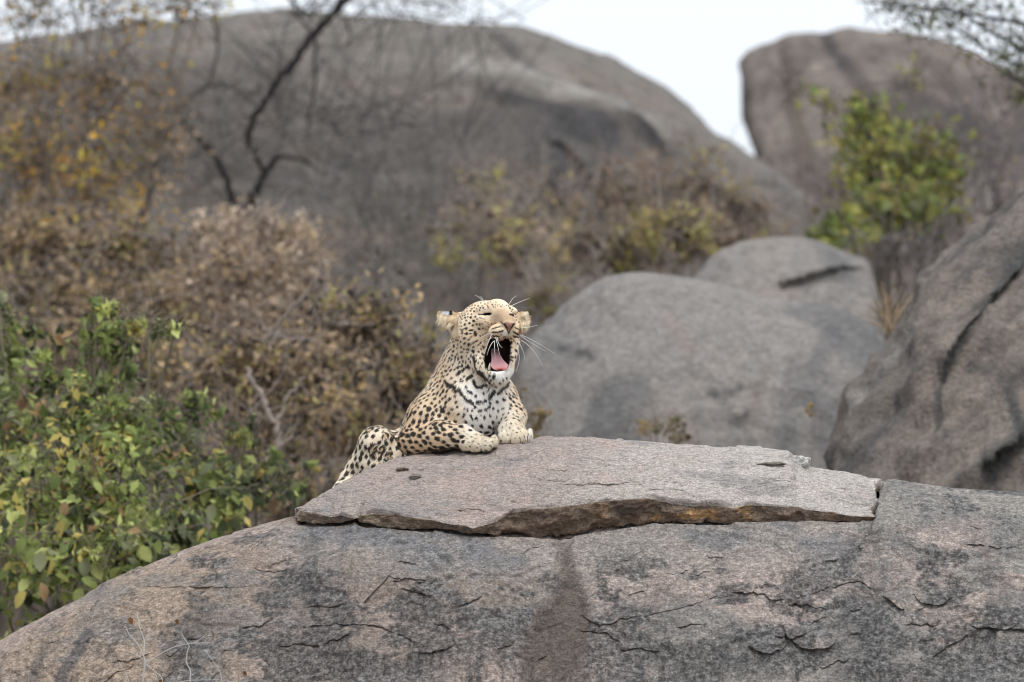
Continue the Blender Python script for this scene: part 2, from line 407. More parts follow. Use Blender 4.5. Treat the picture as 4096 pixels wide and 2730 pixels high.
# --- slab
us = np.concatenate([[1175.0], np.linspace(1178, 3532, 600), [3536.0]])
vs_, vt_, vb_ = [np.interp(us, *a) for a in (SLAB_S, SLAB_T, SLAB_B)]
se = slab_edge_s(us)
nt_ = 84
tt = np.linspace(0, 1, nt_) ** 0.55
rows_s, rows_v = [], []
for sbk in np.linspace(1.0, 0.03, 24):                       # behind the ridge
    rows_s.append(np.full_like(us, -sbk)); rows_v.append(vs_ + 60 * sbk + 700 * sbk ** 2)
for t in tt:                                                  # the top, ridge to front edge
    rows_s.append(se * t); rows_v.append(vs_ + (vt_ - vs_) * t * t)
nf = 26
th_ = vb_ - vt_
for j in range(1, nf + 1):                                    # the broken front face
    t = j / nf
    under = 0.012 * math.sin(t * math.pi) * 0 - 0.03 * t ** 1.3
    rows_s.append(se + 0.006 * math.sin(min(1, t * 6) * math.pi / 2) + under * np.clip(th_ / 90, .3, 1.3)); rows_v.append(vt_ + th_ * t)
for j in range(1, 5):                                         # underside
    rows_s.append(rows_s[23 + nt_ + nf] * 1.0 - 0.03 * j); rows_v.append(vb_ - 2 * j)
SS, VS = np.array(rows_s), np.array(rows_v)
US = np.broadcast_to(us, SS.shape).copy()
jag = np.interp(VS, [1900, 1921, 1943, 1970, 2001, 2012, 2026, 2045, 2070, 2087], [3545, 3532, 3493, 3498, 3512, 3500, 3480, 3490, 3517, 3510]) + 6 * pnoise(np.stack([VS / 8, VS * 0, VS * 0], -1))
US += (jag - 3534) * sstep(3300, 3534, US) * (SS > -0.02)
lj = np.interp(VS, [1990, 2026, 2042, 2060, 2090], [1184, 1176, 1196, 1188, 1196])
US += (lj - 1178) * (1 - sstep(1178, 1230, US)) * (SS > -0.02)
W1 = P(US, VS, D_R - SS)
n1_ = grid_normals(W1)
n1_ *= np.sign((n1_ * np.array([0, -1, 0.8])).sum(-1, keepdims=True).mean())
topm = np.zeros(SS.shape); topm[:24 + nt_ - 1] = 1.0
facem = np.zeros(SS.shape); facem[24 + nt_:24 + nt_ + nf] = 1.0
ds = low_relief(W1) * topm * np.minimum(1, 0.12 + sstep(2150, 2400, US) + sstep(1600, 1500, US) * 0 + (1 - sstep(1400, 1560, US)) + sstep(1830, 1930, VS)) + (strata(W1 + 5.0, 3.0, 0.005) + 0.0065 * fbm(W1 * np.array([7, 9, 34.0]), 5, 0.6)) * topm
ds = ds - (1 - sstep(0, 0.06, np.abs(SS - 0) )) * 0 
SL_LEDGE = [([(2230,1945),(2380,1940),(2470,1938),(2540,1930)],.005,30,.006),([(1640,1868),(1672,1880),(1700,1872)],.006,20,.006),([(2310,1830),(2400,1838),(2500,1850)],.004,25,.004),([(3250,1950),(3330,1966),(3460,1975)],.004,25,.005),([(1500,1900),(1560,1876),(1640,1860)],.004,18,.004),([(2700,1860),(2850,1868),(2950,1880)],.003,22,.004),([(1795,1872),(1830,1868),(1860,1876)],.005,18,.005),([(1380,1960),(1470,1920),(1540,1890)],.003,20,.004)]
_lr2 = np.random.default_rng(5)
for _i in range(26):
    _u, _l = _lr2.uniform(1400, 3350), _lr2.uniform(50, 180)
    _v = lerp(np.interp(_u, *SLAB_S), np.interp(_u, *SLAB_T), _lr2.uniform(.25, .9))
    _sl = -0.32 if _u < 1700 else (0.0 if _u < 2300 else 0.10)
    SL_LEDGE.append(([(_u + _l * t, _v + _l * t * _sl + _lr2.normal(0, 4)) for t in (0, .35, .7, 1)], _lr2.uniform(.002, .005), 22, _lr2.uniform(.002, .006)))
lips = np.zeros(SS.shape)
for pts, h, Lf, gr in SL_LEDGE:
    lips = lips + ledge(US, VS, pts, h, Lf, gr, 3.0) * topm
face_n = 0.022 * ridged(W1 * np.array([8, 8, 11.0]) + 3, 5) - 0.014 + 0.010 * fbm(W1 * 38, 3)
ds = ds + facem * face_n * np.clip((vb_ - vt_) / 80, 0.15, 1.0)[None, :]
# a near-vertical crack through the left end
ck = np.abs(US - (1428 + (2080 - VS) * 0.45)); ds = ds - 0.014 * np.exp(-(ck / 5.0) ** 2) * sstep(2000, 2040, VS)
WS = W1 + n1_ * ds[..., None] + lips[..., None] * np.array([0, -0.95, -0.3])
cs = rock_colour(W1, US, VS, True)
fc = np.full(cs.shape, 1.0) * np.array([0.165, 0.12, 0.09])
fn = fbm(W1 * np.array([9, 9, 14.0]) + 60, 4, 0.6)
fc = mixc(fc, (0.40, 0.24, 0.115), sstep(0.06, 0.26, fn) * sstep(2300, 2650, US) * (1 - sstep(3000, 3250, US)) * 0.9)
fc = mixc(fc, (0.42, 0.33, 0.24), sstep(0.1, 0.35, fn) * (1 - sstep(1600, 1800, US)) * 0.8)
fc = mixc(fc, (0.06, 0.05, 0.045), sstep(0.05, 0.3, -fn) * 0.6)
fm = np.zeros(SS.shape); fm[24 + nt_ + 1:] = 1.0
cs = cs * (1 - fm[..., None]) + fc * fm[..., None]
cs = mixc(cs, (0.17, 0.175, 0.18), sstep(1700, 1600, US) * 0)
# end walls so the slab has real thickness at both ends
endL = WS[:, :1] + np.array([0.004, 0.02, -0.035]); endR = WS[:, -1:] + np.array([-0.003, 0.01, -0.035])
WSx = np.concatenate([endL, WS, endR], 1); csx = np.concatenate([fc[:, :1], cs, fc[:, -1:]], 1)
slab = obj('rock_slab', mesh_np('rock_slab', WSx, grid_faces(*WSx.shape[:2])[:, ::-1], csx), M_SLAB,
    label='broad pale pinkish slab with broken rusty front edge, under the leopard', category='rock slab')
def slab_point(u, v):
    """point on the slab's top at a photo pixel"""
    vs0 = float(np.interp(u, *SLAB_S)); s = math.sqrt(max(v - vs0, 0) / KQ)
    return P(u, v, D_R - s)

# --- loose stones on the slab; the dark sliver stands in for a lip's shadow
def stone(u, v, ru, rv, rd, colr, label, seed, flat=1.0, d_off=0.0, name='stone'):
    c = slab_point(u, v); c[1] += d_off
    nu, nv = 36, 20
    th = np.linspace(0, 2 * math.pi, nu); ph = np.linspace(0.0, math.pi, nv)
    T, Ph = np.meshgrid(th, ph)
    k = S * c[1] / 20
    D = np.stack([np.sin(Ph) * np.cos(T), np.sin(Ph) * np.sin(T), np.cos(Ph)], -1)
    D = np.sign(D) * np.abs(D) ** 0.8
    r = 1 + 0.5 * fbm(D * 1.9 + seed * 7.7, 3)[..., None]
    V = c + D * r * np.array([ru * k, rd, rv * k])
    cc = np.full(V.shape, 1.0) * np.array(colr) * (1 + 0.5 * fbm(V * 60, 3)[..., None])
    return obj(name, mesh_np(name, V, grid_faces(nv, nu), cc), M_SLAB, label=label, category='stone')
stone(3082, 1860, 62, 11, 0.03, (0.16, 0.145, 0.115), 'dark thin sliver added for the shadow of an eroded lip on the pale right end of the slab', 1)
stone(3196, 1856, 46, 30, 0.05, (0.40, 0.39, 0.37), 'pale knobbly stone at the back edge of the slab beside the dark sliver', 2, d_off=0.03)
stone(1610, 1880, 24, 9, 0.02, (0.12, 0.085, 0.06), 'small dark brown stone chip on the slab below the leopard', 3)
stone(1662, 1908, 24, 11, 0.02, (0.22, 0.185, 0.165), 'small pinkish stone lump on the slab below the dark brown chip', 4)

# ------------------------------------------------------------------ rocks behind
def dome(name, label, top, D, F, B, mat, colf, ures=14, rows=110, amp=0.12, freq=0.5, warp=None, ledges=(), expo=1.0, deep=None, rib=0.0, cat='boulder', strat=0.03):
    """boulder standing on the ground: its top outline (px) at distance D, F metres of body in front of it, B behind"""
    x, y = arr(top)
    u = np.arange(x[0], x[-1] + ures, ures)
    vr = smooth1(np.interp(u, x, y), 5)
    th = np.linspace(0, 1, rows) * math.pi / 2
    tb = np.linspace(1, 0.04, 16) * math.pi / 2
    Um, T = np.meshgrid(u, np.concatenate([-tb, th]))
    dd = np.where(T >= 0, D - F * np.sin(np.maximum(T, 0)) ** expo, D + B * np.sin(np.maximum(-T, 0)))
    vg = CY + CZ / (S * dd / 20) + 60
    V = vr[None, :] + np.maximum(vg - vr[None, :], 0) * (1 - np.cos(np.abs(T)))
    if warp is not None: Uw = warp(Um, V)
    else: Uw = Um
    W = P(Uw, V, dd)
    n = grid_normals(W); n *= np.sign((n * np.array([0, -1, 0.6])).sum(-1).mean())
    ds = amp * fbm(W * freq, 5, 0.5) + strata(W * 0.3, 1.6, strat) + amp * 0.15 * ridged(W * freq * 5, 3)
    if rib:
        qd = W @ np.array([[0.75, 0, 0.66], [0, 1, 0], [-0.66, 0, 0.75]]).T
        ds = ds + rib * 0.5 * (-0.7 + ridged(qd * np.array([2.0, 3.0, 9.0]) + 4, 3)) + rib * (-0.75 + ridged(qd * np.array([0.7, 1.0, 3.2]), 4))
    edge = sstep(0.0, 0.12, np.abs(T))
    ds = ds * (0.35 + 0.65 * edge)
    fl_ = np.zeros(Um.shape)
    for pts, h, Lf, gr in ledges:
        fl_ = fl_ + ledge(Uw, V, pts, h, Lf, gr * (0.0 if D > 40 else 0.12), 14.0, 0.0, 30.0 if D > 40 else 16.0, 1.0) * sstep(0.05, 0.30, T)
    W2 = W + n * ds[..., None] + fl_[..., None] * np.array([0, -1.0, -0.12])
    return obj(name, mesh_np(name, W2, grid_faces(*Um.shape)[:, ::-1], colf(W, Uw, V)), mat, label=label, category=cat)

def streaks(c, U, V, lst, n):
    for (x0, y0, x1, y1, wd, k, rgb) in lst:
        t = np.clip(((U - x0) * (x1 - x0) + (V - y0) * (y1 - y0)) / ((x1 - x0) ** 2 + (y1 - y0) ** 2), 0, 1)
        dd = np.hypot(U - x0 - t * (x1 - x0), V - y0 - t * (y1 - y0)) * (1 + 0.7 * n)
        c = mixc(c, rgb, (1 - sstep(wd * 0.3, wd * 1.2, dd)) * k)
    return c
def col_dome(W, U, V):
    n = fbm(W * 0.9, 5, 0.6); n2 = fbm(W * np.array([0.5, 0.5, 1.6]) + 30, 4)
    c = np.full(U.shape + (3,), 1.0) * np.array([0.098, 0.084, 0.074])
    c = mixc(c, (0.062, 0.056, 0.053), sstep(0.0, 0.3, n) * 0.7)
    c = mixc(c, (0.15, 0.132, 0.117), sstep(0.05, 0.3, n2) * 0.6)
    c = mixc(c, (0.185, 0.166, 0.148), (1 - sstep(60, 260, V - np.interp(U, [0, 1000, 1800, 2100, 2472, 2785, 3100], [186, 60, 90, 150, 290, 470, 700]) + 90 * n)) * 0.75)  # rim lightened, face below kept dark: shading painted into the colour
    c = mixc(c, (0.17, 0.125, 0.095), sstep(0.1, 0.35, fbm(W * 1.3 + 90, 4, 0.6)) * 0.5)
    dk = (0.05, 0.047, 0.05); lt = (0.27, 0.25, 0.228)  # dark entries below: streaks plus overhang shade painted in; lt is a pale band
    n = n + 0.9 * fbm(W * np.array([1.2, 1.2, 2.5]) + 61, 4, 0.6)
    c = streaks(c, U, V, [(2030,380,2200,450,36,.6,dk),(2310,440,2440,540,40,.7,dk),(2430,540,2400,700,34,.6,dk),(2420,700,2360,900,50,.5,dk),
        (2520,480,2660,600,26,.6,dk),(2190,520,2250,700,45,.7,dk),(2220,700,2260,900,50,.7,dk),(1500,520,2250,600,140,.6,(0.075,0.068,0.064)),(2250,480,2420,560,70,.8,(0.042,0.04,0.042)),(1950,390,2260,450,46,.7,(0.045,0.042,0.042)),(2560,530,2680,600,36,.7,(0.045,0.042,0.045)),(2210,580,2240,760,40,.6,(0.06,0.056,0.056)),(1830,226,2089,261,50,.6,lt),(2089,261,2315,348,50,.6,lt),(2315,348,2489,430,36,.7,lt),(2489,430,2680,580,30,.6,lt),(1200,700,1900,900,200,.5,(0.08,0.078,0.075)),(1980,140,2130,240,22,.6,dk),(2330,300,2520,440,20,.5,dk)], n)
    return c
DOME_TOP = [(-1500,1900),(-900,700),(-500,330),(0,186),(220,150),(435,113),(731,87),(975,52),(1219,40),(1393,54),(1741,84),(2089,104),(2263,165),(2472,244),(2646,348),(2785,453),(2873,540),(2994,627),(3099,696),(3210,790),(3308,870),(3480,1050),(3700,1400),(3900,2200)]
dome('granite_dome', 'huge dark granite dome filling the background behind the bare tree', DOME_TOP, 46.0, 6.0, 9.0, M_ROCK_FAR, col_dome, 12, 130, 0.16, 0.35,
     ledges=[([(1500,330),(1750,330),(1960,350),(2100,400),(2230,410),(2350,430),(2450,500),(2520,620)],.15,170,.2),([(2170,590),(2230,580),(2290,640),(2380,760)],.24,90,.15),([(2480,450),(2580,520),(2700,640)],.24,80,.12),([(1940,140),(2050,190),(2140,250)],.09,70,.06),([(2300,290),(2450,380),(2560,470)],.08,60,.06)], cat='rock dome')
def col_out(W, U, V):
    n = fbm(W * 1.0, 5, 0.6); n2 = fbm(W * np.array([1.5, 1.5, 0.4]) + 10, 4)
    c = np.full(U.shape + (3,), 1.0) * np.array([0.175, 0.145, 0.128])
    c = mixc(c, (0.10, 0.085, 0.078), sstep(0.0, 0.3, n2) * 0.8)
    c = mixc(c, (0.20, 0.185, 0.165), sstep(0.05, 0.3, n) * 0.5)
    dk = (0.055, 0.05, 0.05)
    c = streaks(c, U, V, [(3290,160,3380,270,30,.8,dk),(3380,270,3470,380,45,.7,dk),(3150,220,3170,420,24,.6,(0.085,0.065,0.055)),(3170,420,3240,650,45,.6,(0.085,0.06,0.05)),(3600,380,3900,520,90,.7,dk),(3850,500,4100,640,120,.6,dk)], n)
    return c
def warp_out(U, V):
    sh = np.interp(V, [100, 235, 330, 470, 560, 670, 800, 1400], [0, 0, 14, 22, 62, 96, 150, 300])
    return U + sh * (1 - sstep(2980, 3400, U))
OUT_TOP = [(2962,2600),(2972,236),(3010,222),(3060,207),(3140,180),(3160,166),(3290,152),(3390,128),(3500,124),(3600,126),(3700,150),(3800,190),(3950,250),(4096,315),(4500,480),(5000,900),(5400,2600)]
dome('rock_outcrop', 'tall split grey brown rock outcrop standing behind the yellow green shrub', OUT_TOP, 50.0, 4.0, 7.0, M_ROCK_FAR, col_out, 10, 110, 0.13, 0.5, warp=warp_out,
     ledges=[([(3290,165),(3380,290),(3470,400)],.07,120,.08)], cat='rock outcrop')
def col_mid(W, U, V):
    n = fbm(W * 1.8, 5, 0.6); n2 = fbm(W * np.array([2.2, 2.2, 0.6]) + 50, 4)
    c = np.full(U.shape + (3,), 1.0) * np.array([0.232, 0.214, 0.199])
    c = mixc(c, (0.12, 0.118, 0.118), sstep(0.0, 0.3, n2) * 0.75)
    c = mixc(c, (0.285, 0.247, 0.22), sstep(0.05, 0.3, n) * 0.6)
    dk = (0.09, 0.09, 0.095)
    return streaks(c, U, V, [(3250,1500,3330,1360,40,.5,dk),(2830,1585,2960,1565,14,.7,dk),(2920,1690,2990,1660,14,.7,dk),(2680,1300,2760,1420,40,.3,(0.22,0.17,0.15)),(2250,1400,2380,1430,26,.5,dk),(3010,1660,3060,1500,30,.4,(0.16,0.13,0.11)),(3120,1650,3180,1480,40,.3,dk)], n)
dome('boulder', 'smooth grey boulder with its overhanging top edge wedged above the wider grey boulder',
     [(2500,2600),(2700,1180),(2779,1098),(2830,1040),(2880,995),(2950,972),(3033,959),(3120,952),(3203,951),(3287,964),(3372,1006),(3430,1028),(3474,1040),(3486,1070),(3496,1180),(3540,1500),(3600,2700)],
     33.6, 1.2, 2.2, M_ROCK_MID, col_mid, 8, 90, 0.05, 1.2, ledges=[([(3090,1150),(3170,1120),(3250,1092),(3360,1072),(3490,1066)],.13,60,.12)], strat=0.02)
dome('boulder', 'wide smooth grey boulder resting between the leopard and the leaning rock',
     [(1990,2700),(2060,1640),(2085,1440),(2117,1375),(2185,1299),(2287,1197),(2350,1148),(2422,1110),(2500,1092),(2575,1087),(2694,1101),(2800,1118),(2900,1140),(2974,1163),(3050,1188),(3118,1208),(3287,1222),(3372,1240),(3430,1268),(3491,1310),(3560,1420),(3640,1700),(3700,2700)],
     30.2, 1.5, 1.6, M_ROCK_MID, col_mid, 8, 100, 0.06, 1.1, ledges=[([(2840,1590),(2900,1590),(2965,1566)],.03,40,.04),([(2920,1696),(2960,1690),(2995,1662)],.03,40,.04),([(2240,1400),(2310,1400),(2390,1440)],.04,50,.05),([(2420,1180),(2600,1160),(2800,1190),(2950,1240)],.04,60,.03)], strat=0.015)
def col_lean(W, U, V):
    n = fbm(W * 2.2, 5, 0.62); q = W @ np.array([[0.75, 0, 0.66], [0, 1, 0], [-0.66, 0, 0.75]]).T
    n2 = fbm(q * np.array([1.6, 3.0, 11.0]) + 5, 5, 0.68)
    c = np.full(U.shape + (3,), 1.0) * np.array([0.172, 0.147, 0.128])
    c = mixc(c, (0.085, 0.078, 0.075), sstep(-0.05, 0.2, n2) * 0.8)
    c = mixc(c, (0.25, 0.20, 0.17), sstep(0.05, 0.3, n) * 0.55)
    dk = (0.045, 0.05, 0.05)
    return streaks(c, U, V, [(3980,1150,3760,1500,30,.8,dk),(3760,1500,3720,1700,24,.7,dk),(4096,1020,3980,1150,26,.7,dk),(4040,1580,4090,1720,40,.8,dk),(3950,1860,4096,1740,60,.8,dk),(3450,1640,3700,1300,16,.5,(0.28,0.26,0.24))], n)
dome('leaning_rock', 'large leaning brown rock with diagonal cracks rising behind the end of the slab',
     [(3270,2700),(3330,1800),(3345,1731),(3432,1578),(3520,1426),(3600,1307),(3640,1222),(3690,1095),(3762,1000),(3830,955),(3881,905),(4000,845),(4096,770),(4300,690),(4700,760),(5000,1200),(5200,2700)],
     26.5, 2.0, 2.5, M_ROCK_MID, col_lean, 7, 130, 0.05, 1.3,
     ledges=[([(3740,1560),(3790,1440),(3880,1290),(3990,1150),(4110,1020)],.09,60,.09),([(3930,1880),(4000,1820),(4110,1730)],.12,80,.14),([(3560,1420),(3640,1340),(3740,1180)],.03,40,.03)], strat=0.02, rib=0.075, cat='rock')
# ------------------------------------------------------------------ the leopard
# worked out in photo pixels (u right, v down) and w = pixels away from the camera, then turned into metres
LD = 20.2
LS = S * LD / 20.0
def LP(q):
    q = np.asarray(q, float)
    return P(q[..., 0], q[..., 1], LD + q[..., 2] * LS)
H = 3.3
O = np.array([1318.0, 1168.0, -245.0])
DIM = (np.array([2156.0, 2010.0, 945.0]) - O) // H + 1
DIM = DIM.astype(int)
FLD = np.full(DIM, 60.0, np.float32)
def box(lo, hi):
    a = np.maximum(((np.array(lo) - O) / H).astype(int) - 2, 0); b = np.minimum(((np.array(hi) - O) / H).astype(int) + 3, DIM)
    ax = [(O[i] + H * np.arange(a[i], b[i])).astype(np.float32) for i in range(3)]
    return (slice(a[0], b[0]), slice(a[1], b[1]), slice(a[2], b[2])), ax[0][:, None, None], ax[1][None, :, None], ax[2][None, None, :]
def smin(sl, d, k):
    f = FLD[sl]
    h = np.maximum(k - np.abs(f - d), 0) / k
    FLD[sl] = np.minimum(f, d) - h * h * k * 0.25
def scut(sl, d, k):
    f = FLD[sl]; d = -d
    h = np.maximum(k - np.abs(f - d), 0) / k
    FLD[sl] = np.maximum(f, d) + h * h * k * 0.25
def RC(a, b, ra, rb, k=20.0):
    a, b = np.array(a, float), np.array(b, float); r = max(ra, rb) + k + 8
    sl, x, y, z = box(np.minimum(a, b) - r, np.maximum(a, b) + r)
    e = b - a
    t = np.clip(((x - a[0]) * e[0] + (y - a[1]) * e[1] + (z - a[2]) * e[2]) / (e @ e), 0, 1)
    d = np.sqrt((x - a[0] - t * e[0]) ** 2 + (y - a[1] - t * e[1]) ** 2 + (z - a[2] - t * e[2]) ** 2) - (ra + (rb - ra) * t)
    smin(sl, d, k)
def ell(c, r, ang, m):
    R = max(r) + m
    sl, x, y, z = box(np.array(c) - R, np.array(c) + R)
    ca, sa = math.cos(math.radians(ang)), math.sin(math.radians(ang))
    X, Y, Z = x - c[0], y - c[1], z - c[2]
    xx, yy = ca * X + sa * Y, -sa * X + ca * Y
    k0 = np.sqrt((xx / r[0]) ** 2 + (yy / r[1]) ** 2 + (Z / r[2]) ** 2) + 1e-4
    k1 = np.sqrt((xx / r[0] ** 2) ** 2 + (yy / r[1] ** 2) ** 2 + (Z / r[2] ** 2) ** 2) + 1e-6
    return sl, k0 * (k0 - 1) / k1
def EL(c, r, k=20.0, ang=0.0):
    sl, d = ell(c, r, ang, k + 8); smin(sl, d, k)
def CUT(c, r, k=6.0, ang=0.0):
    sl, d = ell(c, r, ang, k + 8); scut(sl, d, k)

# trunk, neck
RC((1876,1645,120), (1765,1760,415), 182, 160, 40)
RC((1765,1760,415), (1650,1872,720), 160, 138, 40)
EL((1760,1880,700), (95,100,150), 40)
RC((1922,1345,60), (1870,1600,115), 104, 176, 35)
EL((1895,1600,10), (120,120,90), 40)                        # breast
# head
EL((1950,1289,10), (110,86,118), 25)
EL((1985,1242,-62), (62,36,62), 22)
EL((1902,1352,-8), (86,94,92), 30)
EL((2036,1318,8), (38,58,78), 24)
RC((1990,1240,-90), (2034,1290,-172), 42, 30, 24)
EL((1940,1285,-92), (42,28,34), 22, 8)                       # below the closed eye
EL((1944,1236,-86), (40,18,26), 16, -8)                      # brow
EL((2050,1246,-66), (20,15,24), 18)
EL((2000,1324,-152), (46,29,48), 14, -6)                     # lip pads
EL((2056,1320,-142), (24,33,45), 11, 10)
EL((2036,1297,-198), (23,15,16), 7)                          # nose
# lower jaw round the open mouth
RC((1895,1405,-15), (1938,1478,-85), 58, 32, 24)
RC((1938,1478,-85), (1992,1505,-118), 30, 26, 16)
RC((1992,1505,-118), (2030,1486,-98), 26, 17, 14)
RC((2030,1486,-98), (2050,1430,-35), 17, 14, 12)
RC((2050,1430,-35), (2060,1360,-20), 14, 18, 12)
EL((1990,1515,-90), (48,34,42), 20)
EL((2022,1410,40), (34,80,50), 16)
MOUTH = [(1964,1351),(1980,1358),(1996,1367),(2008,1364),(2030,1351),(2042,1372),(2043,1390),(2038,1422),(2036,1450),(2030,1470),(2010,1482),(1987,1485),(1955,1480),(1940,1459),(1937,1434),(1942,1411),(1953,1381)]
sl_, x_, y_, z_ = box((1915,1330,-240), (2070,1505,40))
pd = poly_sd(np.broadcast_to(x_[:, :, 0], (x_.shape[0], y_.shape[1])), np.broadcast_to(y_[:, :, 0], (x_.shape[0], y_.shape[1])), MOUTH)
scut(sl_, np.maximum(pd[:, :, None].astype(np.float32) + np.maximum(z_ + 40, 0) * 0.25, z_ - 5), 6.0)
# slits and nostrils
for c, r, a in [((1948,1258,-118),(20,4.5,16),-4),((2052,1262,-82),(14,4.5,20),16),((2021,1301,-212),(6,9,12),-20),((2051,1302,-210),(5,8,10),20),((2032,1332,-198),(3.5,16,14),0)]:
    CUT(c, r, 5.0, a)
# ears, laid out sideways
RC((1866,1284,22), (1806,1270,42), 32, 22, 16)
RC((1806,1270,42), (1762,1254,50), 22, 8, 12)
CUT((1806,1288,10), (38,15,24), 8, 14)
EL((2086,1278,52), (25,31,20), 10)
RC((2090,1268,52), (2106,1254,54), 16, 8, 8)
CUT((2093,1286,28), (13,20,18), 7)
# near-side foreleg (picture left)
EL((1726,1682,75), (98,108,112), 45)
RC((1712,1695,55), (1650,1768,25), 88, 54, 34)
RC((1652,1764,15), (1760,1748,-60), 56, 60, 24)
RC((1760,1748,-60), (1856,1750,-115), 58, 46, 22)
RC((1856,1750,-115), (1905,1768,-145), 46, 40, 14)
for c, r in [((1872,1780,-150),(38,33,34)),((1905,1784,-172),(30,32,32)),((1944,1780,-180),(27,33,34)),((1976,1768,-168),(17,30,30))]:
    EL(c, r, 3.0)
# far foreleg
RC((1995,1600,100), (2050,1668,30), 80, 56, 34)
RC((2050,1668,30), (2052,1712,-50), 54, 46, 18)
EL((2045,1726,-62), (56,45,48), 12)
for c, r in [((2020,1752,-94),(31,29,30)),((2062,1754,-102),(31,30,31)),((2097,1750,-86),(22,32,28)),((2120,1743,-64),(12,31,24))]:
    EL(c, r, 3.0)
CUT((1981,1738,-60), (9,44,80), 8)
# hind leg (knee up), foot, tail
RC((1655,1868,640), (1512,1778,430), 118, 66, 34)
EL((1506,1772,425), (72,64,76), 20)
EL((1530,1850,450), (100,92,95), 30)
RC((1505,1775,425), (1408,1918,500), 62, 50, 20)
RC((1408,1918,500), (1362,1965,430), 46, 34, 16)
RC((1660,1890,830), (1580,1965,850), 34, 28, 14)
RC((1580,1965,850), (1470,1975,800), 28, 24, 10)

def surface_nets(f):
    s = f < 0
    n = np.array(f.shape)
    a = np.zeros(n - 1, np.uint8)
    for dx in (0, 1):
        for dy in (0, 1):
            for dz in (0, 1):
                a += s[dx:n[0] - 1 + dx, dy:n[1] - 1 + dy, dz:n[2] - 1 + dz]
    act = np.argwhere((a > 0) & (a < 8))
    idx = np.full(n - 1, -1, np.int32); idx[tuple(act.T)] = np.arange(len(act))
    cor = {}
    for dx in (0, 1):
        for dy in (0, 1):
            for dz in (0, 1):
                cor[dx, dy, dz] = f[act[:, 0] + dx, act[:, 1] + dy, act[:, 2] + dz]
    acc = np.zeros((len(act), 3)); cnt = np.zeros(len(act))
    for A in cor:
        for ax in range(3):
            if A[ax] == 0:
                B = list(A); B[ax] = 1; B = tuple(B)
                fa, fb = cor[A], cor[B]; m = (fa < 0) != (fb < 0)
                t = np.where(m, fa / np.where(m, fa - fb, 1), 0)
                q = np.array(A, float)[None].repeat(len(act), 0); q[:, ax] += t
                acc[m] += q[m]; cnt[m] += 1
    V = act + acc / cnt[:, None]
    F = []
    for ax in range(3):
        o1, o2 = [(1, 2), (2, 0), (0, 1)][ax]
        s0 = [slice(1, -1)] * 3; s0[ax] = slice(0, -1); s1 = [slice(1, -1)] * 3; s1[ax] = slice(1, None)
        dif = s[tuple(s0)] != s[tuple(s1)]
        e = np.argwhere(dif); e = e + np.array([0 if i == ax else 1 for i in range(3)])
        inside = s[tuple(e.T)]
        def cell(d1, d2):
            c = e.copy(); c[:, o1] -= d1; c[:, o2] -= d2
            return idx[tuple(c.T)]
        q = np.stack([cell(1, 1), cell(0, 1), cell(0, 0), cell(1, 0)], -1)
        q[~inside] = q[~inside][:, ::-1]
        F.append(q)
    return V, np.concatenate(F)
FLD[0], FLD[-1], FLD[:, 0], FLD[:, -1], FLD[:, :, 0], FLD[:, :, -1] = 9, 9, 9, 9, 9, 9
LV, LF = surface_nets(FLD)
LF = LF[(LF >= 0).all(1)]
# light smoothing
for it in range(3):
    acc = np.zeros_like(LV); cnt = np.zeros(len(LV))
    for i in range(4):
        for j in (1, 3):
            np.add.at(acc, LF[:, i], LV[LF[:, (i + j) % 4]]); np.add.at(cnt, LF[:, i], 1)
    LV = LV * 0.5 + 0.5 * acc / np.maximum(cnt, 1)[:, None]
def grad(idx3):
    g = []
    for ax in range(3):
        d = np.zeros(3); d[ax] = 1.0
        def samp(q):
            q = np.clip(q, 0, DIM - 1.001); i = q.astype(int); t = (q - i); out = 0
            for dx in (0, 1):
                for dy in (0, 1):
                    for dz in (0, 1):
                        w = (t[:, 0] if dx else 1 - t[:, 0]) * (t[:, 1] if dy else 1 - t[:, 1]) * (t[:, 2] if dz else 1 - t[:, 2])
                        out = out + w * FLD[np.minimum(i[:, 0] + dx, DIM[0] - 1), np.minimum(i[:, 1] + dy, DIM[1] - 1), np.minimum(i[:, 2] + dz, DIM[2] - 1)]
            return out
        g.append(samp(idx3 + d) - samp(idx3 - d))
    g = np.stack(g, -1)
    return g / (np.linalg.norm(g, axis=1, keepdims=True) + 1e-9)
LNRM = grad(LV)
LV = LV + LNRM * ((2.6 * pnoise((O + LV * H) / 46.0) * sstep(1340, 1420, (O + LV * H)[:, 1]) + 1.1 * pnoise((O + LV * H) / 19.0)) / H)[:, None]
LQ = O + LV * H                                               # px-space vertices
del FLD

